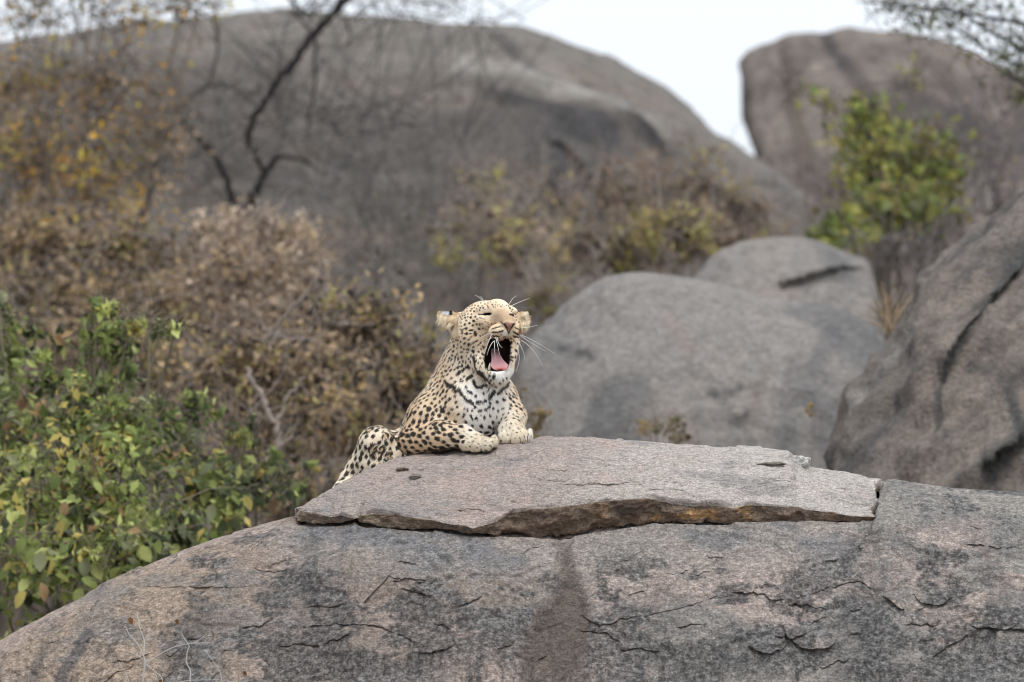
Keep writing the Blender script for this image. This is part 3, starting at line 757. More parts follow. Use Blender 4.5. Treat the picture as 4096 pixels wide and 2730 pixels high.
# --- coat pattern
Z2 = lambda x, y: (1700 + x / 4.357, 1170 + y / 4.357)
Z3 = lambda x, y: (1650 + x / 4.1255, 1470 + y / 4.1255)
MARKS = []                                                    # x0,y0,x1,y1,r  (photo px)
def marks(f, sc, lst):
    for m in lst:
        if len(m) == 3: m = (m[0], m[1], m[0] + 0.1, m[1], m[2])
        MARKS.append((*f(m[0], m[1]), *f(m[2], m[3]), m[4] / sc * 1.14))
marks(Z3, 4.1255, [(540,220,600,290,26),(600,290,680,310,38),(680,310,715,380,30),(775,350,820,440,26),(860,480,905,545,22),(930,540,990,585,26),(1060,570,1110,560,26),(1160,580,1210,535,18),
 (1265,495,1340,395,30),(1410,430,1480,340,24),(1480,340,1560,300,24),(1560,300,1585,240,16),(1005,220,1020,270,24),(1050,310,1130,325,24),(1160,290,1210,290,26),(1100,70,1150,110,40),(1150,110,1215,170,36),
 (915,180,975,130,28),(800,190,825,225,20),(880,310,895,345,18),(920,390,970,415,20),(1040,470,24),(1170,420,18),(1220,400,1330,240,8),(1090,710,1125,700,20),(1200,690,1270,640,17),(1030,650,22),(1395,560,24),
 (1505,520,27),(1330,670,20),(1490,670,20),(1410,700,18),(1360,300,20),(1440,240,20),(1495,185,18),(1545,150,14),(710,230,20),(650,165,20),(560,40,20),(500,140,20),(760,110,785,60,24),(845,145,18),
 (375,510,22),(455,560,20),(325,585,22),(205,635,22),(275,680,40),(400,700,26),(540,640,20),(500,505,18),(620,510,24),(725,560,22),(655,680,22),(740,655,20),(865,670,18),(915,690,18),(985,700,18),(600,745,24),
 (840,800,22),(860,750,16),(960,790,990,850,16),(1050,830,26),(1185,820,22),(1280,790,20),(885,890,26),(985,945,18),(1130,965,30),(1130,790,14),(760,760,18)])
marks(Z2, 4.357, [(800,440,20),(850,500,23),(700,560,20),(775,540,18),(725,630,24),(655,660,655,710,15),(735,720,26),(880,700,890,740,26),(790,660,835,660,16),(950,635,22),(905,560,15),(840,580,18),(720,490,14),
 (855,330,14),(880,425,15),(815,380,12),(750,380,10),(745,430,11),(800,325,12),(960,545,960,570,9),(1005,550,11),(1020,630,14),(910,470,11),(800,720,14),(830,770,16),(970,760,14),(1020,735,10),(1060,705,9),
 (510,920,510,950,14),(500,860,14),(710,795,22),(790,900,30),(890,850,930,830,14),(850,1020,30),(850,1120,875,1180,32),(940,910,17),(940,1020,17),(960,1130,14),(640,1120,18),(770,1140,14),(930,1210,13),(995,1230,14),
 (870,1270,890,1320,15),(745,1290,36),(650,1270,22),(610,1370,24),(970,1290,12),(500,1020,16),(490,1090,17),(575,780,12),(615,775,12),(655,765,11),(640,860,14),(570,965,12),(690,980,15),(680,640,10),(620,640,11),(580,700,10),(550,700,8),
 (980,865,14),(985,980,12),(750,1040,12),(730,1100,10),(660,1030,12),(630,1040,10),(525,1190,14),(495,1245,18),(410,1200,14),(320,1120,12),(290,1320,16),(305,1390,18),(400,1420,18),(240,1470,13),(325,1460,20),(380,1350,12),(470,1490,22),(680,1460,22),(560,1420,22),
 (1030,465,8),(990,455,8),(960,445,8),(1060,515,9),(1100,530,8),(1080,590,8),(1110,600,8),(1065,645,8),(1145,490,7),(1165,550,7),(1120,560,6),
 (1175,220,11),(1200,255,12),(1230,220,9),(1265,235,8),(1290,215,8),(1325,250,8),(1380,255,8),(1230,270,8),(1350,225,8),(1420,235,8),(1480,275,14),(1520,300,12),(1505,330,9),(1460,240,8),(970,270,13),(1015,275,14),(930,240,12),(1045,205,12),(1000,240,10),(900,280,9),(950,310,9),(1045,300,9),(880,230,9),(920,190,8),(980,190,9),(1100,190,9),(1140,170,7),(1240,180,7),(860,270,10),(740,285,9),(780,250,9),(820,290,11),
 (1175,640,1250,615,8),(1250,615,1345,595,8),(1180,695,1280,690,10),(1280,690,1370,660,10),(1180,755,1300,765,10),(1340,730,7),(1300,800,8),(1320,840,7),(1565,620,1620,640,8),(1535,680,1625,735,12),(1535,755,1620,790,10),(1545,830,10),(1365,770,1410,765,5)])
MARKS += [(1921,1784,1922,1812,0.9),(1961,1774,1962,1802,0.9),(2042,1758,2042,1778,0.9),(2082,1756,2083,1778,0.9),(2109,1742,2110,1768,0.9)]  # lines between the toes: crease shade painted into the coat
MK = np.array(MARKS)
def mark_mask(q, nr):
    """hand placed marks, only on the side of the body that carries them"""
    m = np.zeros(len(q))
    sel = np.where((nr[:, 2] < 0.25) & (q[:, 2] < 150) & ((q[:, 1] < 1760) | ((q[:, 2] < -40) & (q[:, 1] < 1816))))[0]
    qq = q[sel]; wob = 0.28 * pnoise(np.concatenate([qq[:, :2], qq[:, 2:] * 0], 1) / 9.0)
    out = np.zeros(len(sel))
    for x0, y0, x1, y1, r in MK:
        near = np.where((np.abs(qq[:, 0] - (x0 + x1) / 2) < abs(x1 - x0) / 2 + r * 2) & (np.abs(qq[:, 1] - (y0 + y1) / 2) < abs(y1 - y0) / 2 + r * 2))[0]
        if len(near) == 0: continue
        X, Y = qq[near, 0], qq[near, 1]
        e2 = (x1 - x0) ** 2 + (y1 - y0) ** 2
        t = np.clip(((X - x0) * (x1 - x0) + (Y - y0) * (y1 - y0)) / e2, 0, 1)
        d = np.hypot(X - x0 - t * (x1 - x0), Y - y0 - t * (y1 - y0)) * (1 + wob[near])
        out[near] = np.maximum(out[near], 1 - sstep(r * 0.78, r * 1.15 + 0.8, d))
    m[sel] = out
    return m
def in_photo_marks_zone(q, nr):
    return (nr[:, 2] < 0.25) & (q[:, 2] < 150) & (((q[:, 1] < 1700) & (q[:, 0] > 1735)) | ((q[:, 1] < 1460)))
# automatic spots elsewhere: blue-noise points on the hide
def spot_par(q):
    u, v, w = q
    if w > 230:                         # haunch and hind leg: rosettes and big spots
        if v < 1830 and u > 1450: return (29, 9.6, 0) if rs.random() < 0.6 else (36, 13.0, 1)
        return (25, 9.8, 0)
    if w < -95 and v > 1722 and u > 1850: return (18, 2.6, 0)      # paws
    if u > 1975 and v > 1690: return (18, 3.0, 0)
    if u > 1975 and v > 1640: return (19, 4.6, 0)     # far foreleg
    if v < 1345: return (12.5, 4.3, 0)
    if v < 1480: return (15, 5.3, 0)
    if v < 1640: return (17.5, 6.6, 0)
    return (22.5, 9.8, 0)
rs = np.random.default_rng(4)
cand = rs.permutation(len(LQ))[:110000]
acc_p = np.zeros((4000, 3)); acc_s = np.zeros(4000); acc_r = np.zeros(4000); acc_k = np.zeros(4000, int); na = 0
mzone = in_photo_marks_zone(LQ, LNRM)
for i in cand:
    q = LQ[i]
    sp, r, kd = spot_par(q)
    if q[1] < 1350 and q[2] < -35 and q[0] > 1895: continue
    if q[2] < -60 and 1975 < q[0] and 1440 < q[1] < 1560: continue
    if q[1] < 1340 and (q[0] < 1838 or q[0] > 2072): continue
    if na:
        d2 = ((acc_p[:na] - q) ** 2).sum(1)
        if (d2 < np.minimum(acc_s[:na], sp) ** 2).any(): continue
    if q[2] < 150 and q[1] < 1760:
        mx = (MK[:, 0] + MK[:, 2]) / 2; my = (MK[:, 1] + MK[:, 3]) / 2
        if (np.hypot(mx - q[0], my - q[1]) < MK[:, 4] + sp * (0.95 if (q[0] > 1790 and 1480 < q[1] < 1720) else 0.6)).any() and LNRM[i, 2] < 0.25: continue
    acc_p[na], acc_s[na], acc_r[na], acc_k[na] = q, sp, r * rs.uniform(0.75, 1.2), kd
    na += 1
    if na >= 3999: break
AP, AR, AK = acc_p[:na], acc_r[:na], acc_k[:na]
def flow(q, nr):
    """lie of the hair, px-space"""
    u, v, w = q[:, 0], q[:, 1], q[:, 2]
    f = np.stack([np.where(u < 1880, -0.35, 0.15), np.ones(len(q)), 0.25 * np.ones(len(q))], -1)
    hd = 1 - sstep(1370, 1450, v)
    fr = q - np.array([2036, 1296, -230.0]); fr /= np.linalg.norm(fr, axis=1)[:, None] + 1e-6
    f = f * (1 - hd[:, None]) + fr * hd[:, None] * 1.2
    arm = sstep(1690, 1730, v) * (w < 60) * (u < 1990)
    f = f * (1 - arm[:, None]) + np.array([1, 0.25, -0.45]) * arm[:, None]
    hl = (w > 300).astype(float)[:, None]
    f = f * (1 - hl) + np.array([-0.5, 1, 0.1]) * hl
    ear = ((u < 1835) & (v < 1330))[:, None]
    f = np.where(ear, np.array([-0.35, 1.0, -0.25]), f)
    ear2 = ((u > 2076) & (v < 1320))[:, None]
    f = np.where(ear2, np.array([0.25, 1.0, -0.2]), f)
    f = f - nr * (f * nr).sum(1, keepdims=True)
    return f / (np.linalg.norm(f, axis=1, keepdims=True) + 1e-6)
def auto_mask(q, nr, fl):
    m = np.zeros(len(q)); core = np.zeros(len(q))
    wob = pnoise(q / 13.0) * 0.38
    wob2 = pnoise(q / 10.0 + 40)
    CS = 70.0
    cell = np.floor(q / CS).astype(int); key = cell[:, 0] * 1000000 + cell[:, 1] * 1000 + cell[:, 2]
    order = np.argsort(key); ks = key[order]
    st = np.r_[0, np.where(np.diff(ks))[0] + 1, len(ks)]
    for a, b in zip(st[:-1], st[1:]):
        ii = order[a:b]; c0 = cell[ii[0]] * CS
        near = np.where(((AP > c0 - 40) & (AP < c0 + CS + 40)).all(1))[0]
        if len(near) == 0: continue
        D = q[ii][:, None] - AP[near][None]
        al = (D * fl[ii][:, None]).sum(-1)
        dist = np.sqrt(np.maximum((D ** 2).sum(-1) - 0.42 * al * al, 0))
        R = AR[near][None]; kd = AK[near][None]
        dd = dist * (1 + wob[ii][:, None])
        solid = 1 - sstep(R * 0.75, R * 1.12 + 0.5, dd)
        ring = (1 - sstep(R * 0.38, R * 0.56, np.abs(dd - R * 0.95))) * sstep(-0.36, -0.16, wob2[ii][:, None])
        m[ii] = np.where(kd == 1, ring, solid).max(1)
        core[ii] = np.where(kd == 1, 1 - sstep(R * 0.5, R * 0.9, dd), 0).max(1)
    return m, core
def capd(q, a, b):
    a, b = np.array(a, float), np.array(b, float); e = b - a
    t = np.clip(((q - a) @ e) / (e @ e), 0, 1)
    return np.linalg.norm(q - a - t[:, None] * e, axis=1)
def coat(q, nr):
    fl = flow(q, nr)
    u, v, w = q[:, 0], q[:, 1], q[:, 2]
    n = fbm(q / 60.0, 3)
    c = np.full((len(q), 3), 1.0) * np.array([0.79, 0.62, 0.435])                       # tawny
    c = mixc(c, (0.86, 0.75, 0.60), sstep(-0.1, 0.3, n) * 0.5)
    pale = np.array([0.92, 0.89, 0.84])
    ax = 1925 + (v - 1500) * 0.12
    chest = (1 - sstep(50, 150, np.abs(u - ax) + 30 * n)) * sstep(1470, 1560, v) * (1 - sstep(150, 260, w)) * (nr[:, 2] < 0.5)
    c = mixc(c, pale, chest * 0.95)
    c = mixc(c, (0.88, 0.79, 0.66), sstep(1760, 1860, u) * sstep(1340, 1430, v) * (1 - sstep(1480, 1560, v)) * 0.7)   # cheek and throat
    chin = (1 - sstep(16, 40, capd(q, (1990,1498,-140), (2030,1490,-115))))
    c = mixc(c, (0.86, 0.84, 0.80), chin * 0.95)
    c = mixc(c, (0.72, 0.62, 0.46), sstep(1700, 1745, v) * sstep(-60, -120, w) * sstep(1800, 1880, u) * 0.8)
    c = mixc(c, (0.84, 0.80, 0.73), (1 - sstep(8, 26, capd(q, (1985,1752,-165), (1992,1775,-165)))) * 0.9)
    c = mixc(c, (0.86, 0.83, 0.78), sstep(2098, 2114, u) * sstep(1700, 1720, v))
    c = mixc(c, (0.74, 0.66, 0.52), sstep(1975, 2010, u) * sstep(1640, 1670, v) * 0.6)
    c = mixc(c, (0.87, 0.78, 0.635), (w > 250) * 0.7)
    c = mixc(c, (0.77, 0.55, 0.34), (1 - sstep(1640, 1800, u)) * sstep(1560, 1700, v) * (w < 230) * 0.6)
    fur_face = (v < 1345) & (w < -20)
    c = mixc(c, (0.46, 0.31, 0.19), (1 - sstep(16, 44, capd(q, (2008,1262,-150), (2034,1284,-190)))) * 0.85 * fur_face)   # bridge
    c = mixc(c, (0.78, 0.68, 0.52), (1 - sstep(8, 20, capd(q, (1962,1246,-110), (1972,1250,-112)))) * 0.8)
    c = mixc(c, (0.74, 0.64, 0.48), (1 - sstep(8, 22, capd(q, (1925,1270,-110), (1958,1268,-118)))) * 0.6)
    c = mixc(c, (0.88, 0.85, 0.80), (1 - sstep(8, 19, capd(q, (2021,1343,-190), (2026,1336,-195)))) * 0.95)
    c = mixc(c, (0.88, 0.85, 0.80), (1 - sstep(8, 18, capd(q, (2038,1345,-180), (2044,1366,-165)))) * 0.95)
    blk = np.array([0.022, 0.017, 0.015])
    mm = mark_mask(q, nr); am, core = auto_mask(q, nr, fl)
    c = mixc(c, (0.50, 0.30, 0.12), core * 0.6)
    c = mixc(c, blk, np.clip(np.maximum(mm, am), 0, 1) * 0.97)
    # under the paws and between the forelegs: shade painted into the coat
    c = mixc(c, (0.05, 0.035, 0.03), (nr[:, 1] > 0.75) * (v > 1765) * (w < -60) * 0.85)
    # ears
    earL = (u < 1836) & (v < 1335); earR = (u > 2074) & (v < 1320)
    eL = (1 - sstep(1822, 1852, u + 10 * n)) * (1 - sstep(1328, 1344, v)); eR = sstep(2066, 2084, u) * (1 - sstep(1306, 1324, v))
    c = mixc(c, (0.74, 0.58, 0.38), np.maximum(eL, eR))
    c = mixc(c, (0.86, 0.76, 0.60), eL * (nr[:, 2] < -0.2) * sstep(1262, 1290, v) * 0.7)
    c = mixc(c, (0.86, 0.78, 0.64), sstep(2082, 2096, u) * eR * 0.8)
    backL = earL & (nr[:, 1] < -0.55) & (w > 20)
    c = mixc(c, (0.85, 0.86, 0.88), (backL & (u > 1770) & (u < 1800)) * 1.0)
    c = mixc(c, blk, (backL & (u >= 1800) & (u < 1812)) * 1.0)
    c = mixc(c, (0.13, 0.07, 0.045), (1 - sstep(6, 16, capd(q, (1822,1300,5), (1832,1298,0)))) * earL * 0.8)
    # eyes, nose, mouth
    for a, b, r in [(Z2(930,386), Z2(1060,389), 2.2), (Z2(1040,386), Z2(1135,378), 4.6), (Z2(1130,374), Z2(1160,366), 2.0), (Z2(1488,388), Z2(1540,406), 4.2), (Z2(1535,404), Z2(1590,418), 2.0)]:
        d = capd(q[:, :2], a, b)
        c = mixc(c, (0.012, 0.010, 0.010), (1 - sstep(r * 0.8, r * 1.3 + 0.7, d)) * fur_face)
    d = capd(q[:, :2], Z2(1085,225), Z2(1108,275)); c = mixc(c, (0.28, 0.13, 0.06), (1 - sstep(2, 4, d)) * fur_face * 0.8)
    nose = poly_sd(u, v, [Z2(*p) for p in [(1365,545),(1430,512),(1545,545),(1505,615),(1470,690),(1440,690),(1415,620)]])
    c = mixc(c, (0.40, 0.225, 0.185), (1 - sstep(-2, 1.5, nose)) * fur_face * (w < -120))
    for a, b, r in [(Z2(1318,515), Z2(1360,552), 2.0), (Z2(1385,560), Z2(1420,615), 3.4), (Z2(1420,615), Z2(1450,700), 1.8), (Z2(1550,548), Z2(1512,610), 2.6), (Z2(1512,610), Z2(1465,700), 1.4)]:
        d = capd(q[:, :2], a, b)
        c = mixc(c, (0.02, 0.012, 0.012), (1 - sstep(r * 0.7, r * 1.3 + 0.5, d)) * fur_face * (w < -100))
    ms = poly_sd(u, v, MOUTH)
    inm = (ms < 5.0) & (w > -240) & (w < 60)
    deep = inm & (ms < 1.0)
    lip = (1 - sstep(1.5, 5.0, ms)) * (w < -15) * (v > 1372)
    c = mixc(c, (0.014, 0.011, 0.013), lip * inm)
    c = mixc(c, (0.018, 0.007, 0.008), deep * 1.0)
    return np.clip(c, 0.004, 0.95)
lcol = coat(LQ, LNRM)
leo = thing('leopard', LP(np.array([1880., 1800., 100.])), 'spotted leopard lying on the slab, yawning with its pink tongue out', 'leopard')
LW = LP(LQ)
# px-space is mirrored in v, so flip the winding if needed
me_b = mesh_np('body', LW, LF[:, ::-1], lcol)
body = obj('body', me_b, M_SKIN, leo)

# --- fur: one blade per hair, coloured by the coat at its root
tri = np.concatenate([LF[:, [0, 1, 2]], LF[:, [0, 2, 3]]])
e1 = LW[tri[:, 1]] - LW[tri[:, 0]]; e2 = LW[tri[:, 2]] - LW[tri[:, 0]]
ar = np.linalg.norm(np.cross(e1, e2), axis=1)
tq = LQ[tri].mean(1)
wgt = ar * np.where(tq[:, 2] < 230, 1.6, 0.8) * np.where(tq[:, 1] < 1500, 1.5, 1.0)
wgt *= np.where(LNRM[tri[:, 0], 2] > 0.45, 0.35, 1.0)
wgt *= np.where((tq[:, 1] < 1335) & ((tq[:, 0] < 1836) | (tq[:, 0] > 2076)), 2.5, 1.0)
NF = 300000
pick = rs.choice(len(tri), NF, p=wgt / wgt.sum())
bary = rs.dirichlet((1, 1, 1), NF)
fq = (LQ[tri[pick]] * bary[..., None]).sum(1); fnr = (LNRM[tri[pick]] * bary[..., None]).sum(1)
fnr /= np.linalg.norm(fnr, axis=1)[:, None] + 1e-9
fms = poly_sd(fq[:, 0], fq[:, 1], MOUTH)
nosed = capd(fq, (2036,1300,-200), (2036,1310,-195))
keep = ~((fms < 5) & (fq[:, 2] < 60) & (fq[:, 2] > -240) & (fq[:, 1] > 1350)) & (nosed > 20)
fq, fnr = fq[keep], fnr[keep]
fcol = coat(fq, fnr)
ff = flow(fq, fnr)
u, v, w = fq.T
ln = np.full(len(fq), 9.5)
ln = np.where(v < 1345, 7.0, ln)
ln = np.where((v < 1300) & (w < -60), 5.0, ln)
ln = np.where((v > 1480) & (v < 1720) & (u > 1820) & (u < 2040), 9.5, ln)
ln = np.where((w < -70) & (v > 1700), 8.0, ln)
tuft = ((u < 1834) & (v < 1335) & (v > 1262)) | ((u > 2078) & (v < 1320) & (v > 1275))
ln = np.where((u < 1836) & (v < 1335), 10.0, ln); ln = np.where(tuft, 32.0, ln)
ln = np.where((1 - sstep(30, 60, capd(fq, (1975,1505,-110), (2030,1490,-100)))) > 0.5, 14.0, ln)
ln = ln * rs.uniform(0.6, 1.25, len(fq)) * np.where((rs.random(len(fq)) < 0.06) & (v > 1345), 1.6, 1.0)
lift = rs.uniform(0.10, 0.42, len(fq))
jit = rs.normal(0, 0.22, (len(fq), 3)); jit -= fnr * (jit * fnr).sum(1, keepdims=True)
dr = ff + jit; dr /= np.linalg.norm(dr, axis=1)[:, None]
dirn = dr * np.sqrt(1 - lift ** 2)[:, None] + fnr * lift[:, None]
side = np.cross(dr, fnr); side /= np.linalg.norm(side, axis=1)[:, None] + 1e-9
wd = rs.uniform(0.8, 1.5, len(fq))[:, None]
root = fq - fnr * 0.8
mid = root + dirn * ln[:, None] * 0.55
tip = root + dirn * ln[:, None] - fnr * (ln * 0.10)[:, None]
Q = np.stack([root - side * wd, root + side * wd, mid + side * wd * 0.7, tip, mid - side * wd * 0.7], 1)
# long tufts fringing the ears
tr, td, tl, tc_ = [], [], [], []
for (a, b, n_, d0, l0, l1) in [((1762,1262,30),(1850,1300,14),520,(-0.35,1,-0.25),16,42),((1800,1285,14),(1846,1306,4),260,(-0.2,1,-0.45),20,46),((2080,1296,34),(2110,1288,40),240,(0.1,1,-0.25),10,26),((2108,1256,46),(2113,1288,44),120,(0.7,0.5,-0.2),6,14),((1758,1250,48),(1760,1270,40),90,(-0.8,0.5,-0.1),5,12)]:
    t_ = rs.random((n_, 1)); tr.append(lerp(np.array(a, float), np.array(b, float), t_) + rs.normal(0, 3.2, (n_, 3)))
    dd_ = np.array(d0, float) + rs.normal(0, 0.25, (n_, 3)); td.append(dd_ / np.linalg.norm(dd_, axis=1)[:, None])
    tl.append(rs.uniform(l0, l1, n_)); tc_.append(lerp(np.array([0.70, 0.53, 0.33]), np.array([0.90, 0.82, 0.68]), rs.random((n_, 1))))
tr, td, tl, tc_ = np.concatenate(tr), np.concatenate(td), np.concatenate(tl)[:, None], np.concatenate(tc_)
ts_ = np.cross(td, np.array([0, 0, 1.0])); ts_ /= np.linalg.norm(ts_, axis=1)[:, None]
TQ = np.stack([tr - ts_, tr + ts_, tr + td * tl * .55 + ts_ * .7, tr + td * tl + np.array([-0.06, 0.1, 0]) * tl, tr + td * tl * .55 - ts_ * .7], 1)
Q = np.concatenate([Q, TQ]); fcol = np.concatenate([fcol, tc_]); fq = np.concatenate([fq, tr])
FV = LP(Q.reshape(-1, 3))
b0 = np.arange(len(fq))[:, None] * 5
FF = np.concatenate([b0 + np.array([[0, 1, 2]]), b0 + np.array([[0, 2, 4]]), b0 + np.array([[4, 2, 3]])])
shade = rs.uniform(0.86, 1.14, len(fq))[:, None]
fc5 = np.repeat((fcol * shade)[:, None], 5, 1).reshape(-1, 3)
obj('fur', mesh_np('fur', FV, FF, fc5, smooth=False), M_FUR, body, kind='stuff')

# --- tongue
rowsT = [(1396,1966,1988,-5),(1408,1964,1995,-30),(1420,1965,2001,-55),(1432,1966,2008,-78),(1443,1966,2015,-96),(1452,1963,2025,-112),(1460,1961,2034,-124),(1468,1964,2034,-134),(1475,1970,2030,-138),(1481,1980,2024,-134),(1485,1990,2014,-124)]
nT = 13
TV, TC = [], []
for (tv, a, b, tw) in rowsT:
    for sgn in (0, 1):
        for j in range(nT):
            x = (j / (nT - 1)) if sgn == 0 else 1 - j / (nT - 1)
            e = math.sin(math.pi * x)
            if sgn == 0: q = (a + (b - a) * x, tv, tw + 10 * e)                    # grooved upper face
            else: q = (a + (b - a) * x, tv + 3 * e, tw + 10 * e + 13 * e ** 0.6)
            TV.append(q)
            k = float(sstep(1462, 1474, tv)) * (0.35 + 0.65 * e)
            dk = 0.45 + 0.55 * float(sstep(1400, 1440, tv))
            TC.append(lerp(np.array([0.72, 0.40, 0.42]) * dk, np.array([0.62, 0.17, 0.15]), k))
nn = 2 * nT
TFc = [[i * nn + j, i * nn + (j + 1) % nn, (i + 1) * nn + (j + 1) % nn, (i + 1) * nn + j] for i in range(len(rowsT) - 1) for j in range(nn)]
last = (len(rowsT) - 1) * nn
TFc += [[last + j, last + j + 1, last + nn - 2 - j, last + nn - 1 - j] for j in range(nT - 1)]
tng = obj('tongue', mesh_np('tongue', LP(np.array(TV, float)), np.array(TFc), np.array(TC)), M_WET, leo)
# --- lower canine beside the tongue
tk = np.linspace(0, 1, 8)
mb = MB(); mb.tube(LP(np.stack([1957 + 3 * tk, 1478 - 26 * tk, -118 - 8 * np.sin(tk * 1.5)], -1)), lerp(0.0048, 0.0006, tk ** 1.4), (0.78, 0.70, 0.52), 8)
mb.build('tooth', M_WET, leo)
# --- whiskers
WH = [([(1650,740),(1900,850),(2270,1080)],-165,-60),([(1660,750),(1850,880),(2110,1030)],-165,-80),([(1680,840),(1880,1010),(2050,1290)],-165,-120),([(1590,860),(1640,1100),(1630,1240),(1590,1380)],-175,-200),([(1620,850),(1710,1030),(1740,1190)],-170,-160),
 ([(1640,620),(1800,610),(1970,570)],-120,-20),([(1170,730),(1110,850),(1040,1080)],-190,-230),([(1160,800),(1000,880),(920,990),(890,1110)],-180,-190),([(1150,715),(950,800),(760,940)],-180,-150),([(1200,850),(1130,950),(1080,1100)],-192,-235),([(1215,840),(1215,1000),(1225,1170)],-198,-240),
 ([(1230,780),(1270,950),(1300,1080)],-200,-245),([(1255,780),(1290,900),(1350,970)],-200,-240),([(1470,200),(1530,110),(1600,60)],-90,-70),([(1500,240),(1650,170),(1830,100)],-90,-40),([(1000,140),(930,80),(870,50)],-90,-90),([(1015,140),(985,90),(960,70)],-90,-95)]
for pts, w0, w1 in WH:
    p = np.array([Z2(*a) for a in pts]); t = np.linspace(0, 1, len(p)); ts = np.linspace(0, 1, 14)
    cf = [np.polyfit(t, p[:, i], min(3, len(p) - 1)) for i in (0, 1)]
    c3 = np.stack([np.polyval(cf[0], ts), np.polyval(cf[1], ts), lerp(w0, w1, ts)], -1)
    mb = MB(); mb.tube(LP(c3), lerp(0.0008, 0.00025, ts), (0.85, 0.84, 0.80), 5)
    mb.build('whisker', M_SKIN, leo)
# ------------------------------------------------------------------ vegetation
rv = np.random.default_rng(23)
def unit(n):
    d = rv.normal(size=(n, 3)); return d / np.linalg.norm(d, axis=1)[:, None]
def leaf_quads(mb, c, ln, wd, cols, droop=0.3):
    n = len(c)
    a = unit(n); a[:, 2] -= droop; a /= np.linalg.norm(a, axis=1)[:, None]
    b = np.cross(a, unit(n)); b /= np.linalg.norm(b, axis=1)[:, None] + 1e-9
    nn = np.cross(a, b)
    ln = np.asarray(ln)[:, None]; wd = np.asarray(wd)[:, None]
    V = np.stack([c - a * ln * 0.5, c + b * wd * 0.5 + nn * wd * 0.2, c + a * ln * 0.5, c - b * wd * 0.5 + nn * wd * 0.2], 1)
    mb.add(V.reshape(-1, 3), np.arange(4 * n).reshape(-1, 4), np.repeat(cols, 4, 0))
LEAF_ME = {}
def leaf_mesh(rgb):
    k = tuple(round(x, 3) for x in rgb)
    if k not in LEAF_ME:
        x = np.array([0, .25, .55, .8, 1.0]); h = np.array([0.04, .3, .34, .2, 0.0])
        V = []
        for xi, hi in zip(x, h):
            z = -0.25 * xi * xi
            V += [(xi, -hi, z + hi * 0.25), (xi, 0, z), (xi, hi, z + hi * 0.25)]
        F = []
        for i in range(4):
            for j in range(2):
                F.append([i * 3 + j, i * 3 + j + 1, i * 3 + 4 + j, i * 3 + 3 + j])
        LEAF_ME[k] = mesh_np('leaf', np.array(V), np.array(F), np.tile(np.array(rgb), (len(V), 1)))
        LEAF_ME[k].materials.append(M_LEAF)
    return LEAF_ME[k]
def bez(p0, p1, p2, n=8):
    t = np.linspace(0, 1, n)[:, None]
    return (1 - t) ** 2 * p0 + 2 * t * (1 - t) * p1 + t * t * p2
def jig(p, a):
    q = p.copy(); k = np.linspace(0, 1, len(p))[:, None]
    q[1:] += rv.normal(0, a, (len(p) - 1, 3)) * k[1:] ** 0.5
    return q
def pick_cols(pal, n):
    w = np.array([p[3] for p in pal], float); w /= w.sum()
    c = np.array([p[:3] for p in pal])[rv.choice(len(pal), n, p=w)]
    return c
